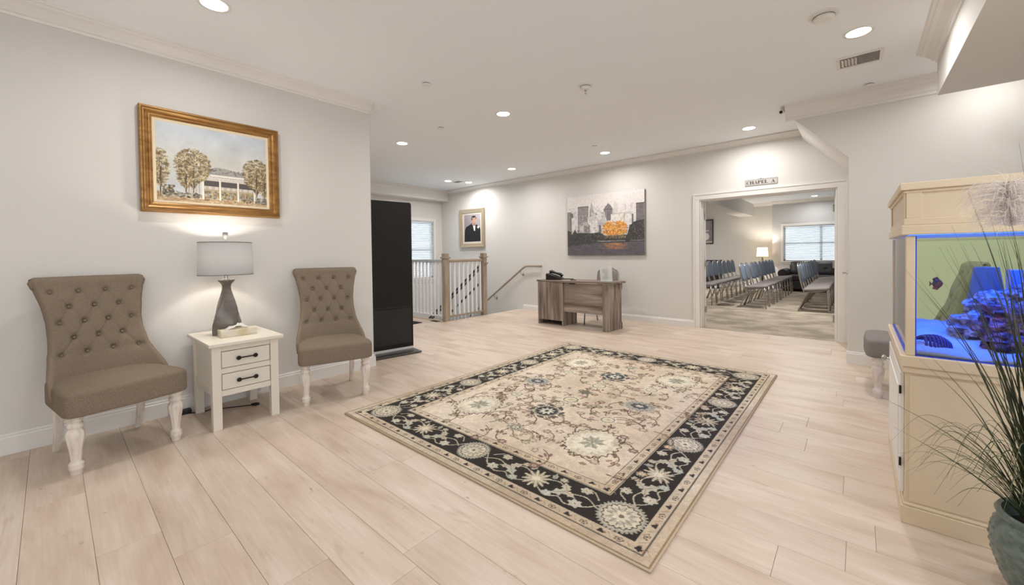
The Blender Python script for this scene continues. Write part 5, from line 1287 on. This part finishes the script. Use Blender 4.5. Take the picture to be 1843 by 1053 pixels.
def upblade(tipx, tipy, tipz, r0=.0035, mi=None, bx=None, by=None, bend=.35):
    a = gr_.uniform(0, 2 * PI); q = gr_.uniform(0, .05)
    b = Vector((q * math.cos(a) - .02, q * math.sin(a), .27)) if bx is None else Vector((bx, by, .27))
    T = Vector((tipx - PX, tipy - PY, tipz)); mid = b.lerp(T, .5) + Vector((0, 0, .06)) - (T - b).cross(Vector((0, 0, 1))).normalized() * 0
    out = Vector((T.x - b.x, T.y - b.y, 0)); c1 = b + Vector((out.x * .22, out.y * .22, (T.z - b.z) * .33)); c2 = b + Vector((out.x * .55, out.y * .55, (T.z - b.z) * .70))
    return blade([b, c1, c2, T], r0, gr_.choice([0, 0, 1, 1, 2]) if mi is None else mi)
for (x, z, r0) in ((4.277, 1.224, .0035), (4.26, 1.156, .0028), (4.302, 1.231, .0034), (4.348, 1.411, .003), (4.353, 1.43, .0045), (4.464, 1.571, .003), (4.232, .856, .004), (4.335, 1.10, .003), (4.31, 1.30, .0032), (4.39, 1.36, .004), (4.41, 1.28, .0045), (4.37, 1.22, .004), (4.43, 1.45, .004), (4.36, 1.02, .0035)):
    upblade(x, PY + gr_.uniform(-.05, .03), z, r0 * 1.15)
for k in range(170):
    a = gr_.gauss(0, .14); upblade(PX - .03 + a, PY + gr_.gauss(0, .10), gr_.uniform(.75, 1.5) - abs(a) * 1.0, gr_.uniform(.0035, .0065))
for k in range(64):      # low arching wisps
    ang = gr_.uniform(1.7, 4.9); L = gr_.uniform(.15, .34); h = gr_.uniform(.12, .34)
    c, s_ = math.cos(ang), math.sin(ang) * .6
    if s_ > .25: s_ = .25
    b = Vector((.03 * c - .02, .03 * s_, .27))
    blade([b, b + Vector((c * L * .35, s_ * L * .35, h * .75)), b + Vector((c * L * .75, s_ * L * .75, h)), b + Vector((c * L * 1.05, s_ * L, h * gr_.uniform(.35, .8)))], gr_.uniform(.0016, .0026), gr_.choice([0, 1, 2]))
blade([(-.04, -.02, .27), (-.06, -.10, .34), (-.075, -.135, .30), (-.08, -.15, .15)], .003, 3)
st_ = blade([(-.03, .0, .27), (-.05, .02, .6), (-.07, .02, 1.0), (-.104, .01, 1.30)], .007, 1, 8); st_.name = 'stem'
PLM = mat_translucent('blush_plume', (255, 250, 247), .6)
pm = MB(); base = Vector((-.104, .01, 1.29))
for k in range(520):
    t = gr_.random(); s0 = base + Vector((-.012 * t, 0, .145 * t)); a = gr_.uniform(0, 2 * PI); L = gr_.uniform(.05, .105) * (1.15 - .4 * abs(t - .6))
    d = Vector((math.cos(a), math.sin(a), 0)); up = gr_.uniform(.15, .9)
    pts = [s0, s0 + d * L * .45 + Vector((0, 0, L * .35 * up)), s0 + d * L * .85 + Vector((0, 0, L * .28 * up)), s0 + d * L * 1.1 + Vector((0, 0, -L * gr_.uniform(-.1, .45)))]
    pm.tube(pts, [.0011, .0009, .0007, .0003], 3, cap=False)
for a, L in ((-.35, .07), (.3, .06), (-.1, .05)): pm.tube([base + Vector((-.012, 0, .14)), base + Vector((a * .06, 0, .14 + L * .6)), base + Vector((a * .16, 0, .14 + L))], [.0012, .001, .0005], 3)
pmo = pm.build('plume', PLM, pg, smooth=True, fix=False); pmo['kind'] = 'stuff'
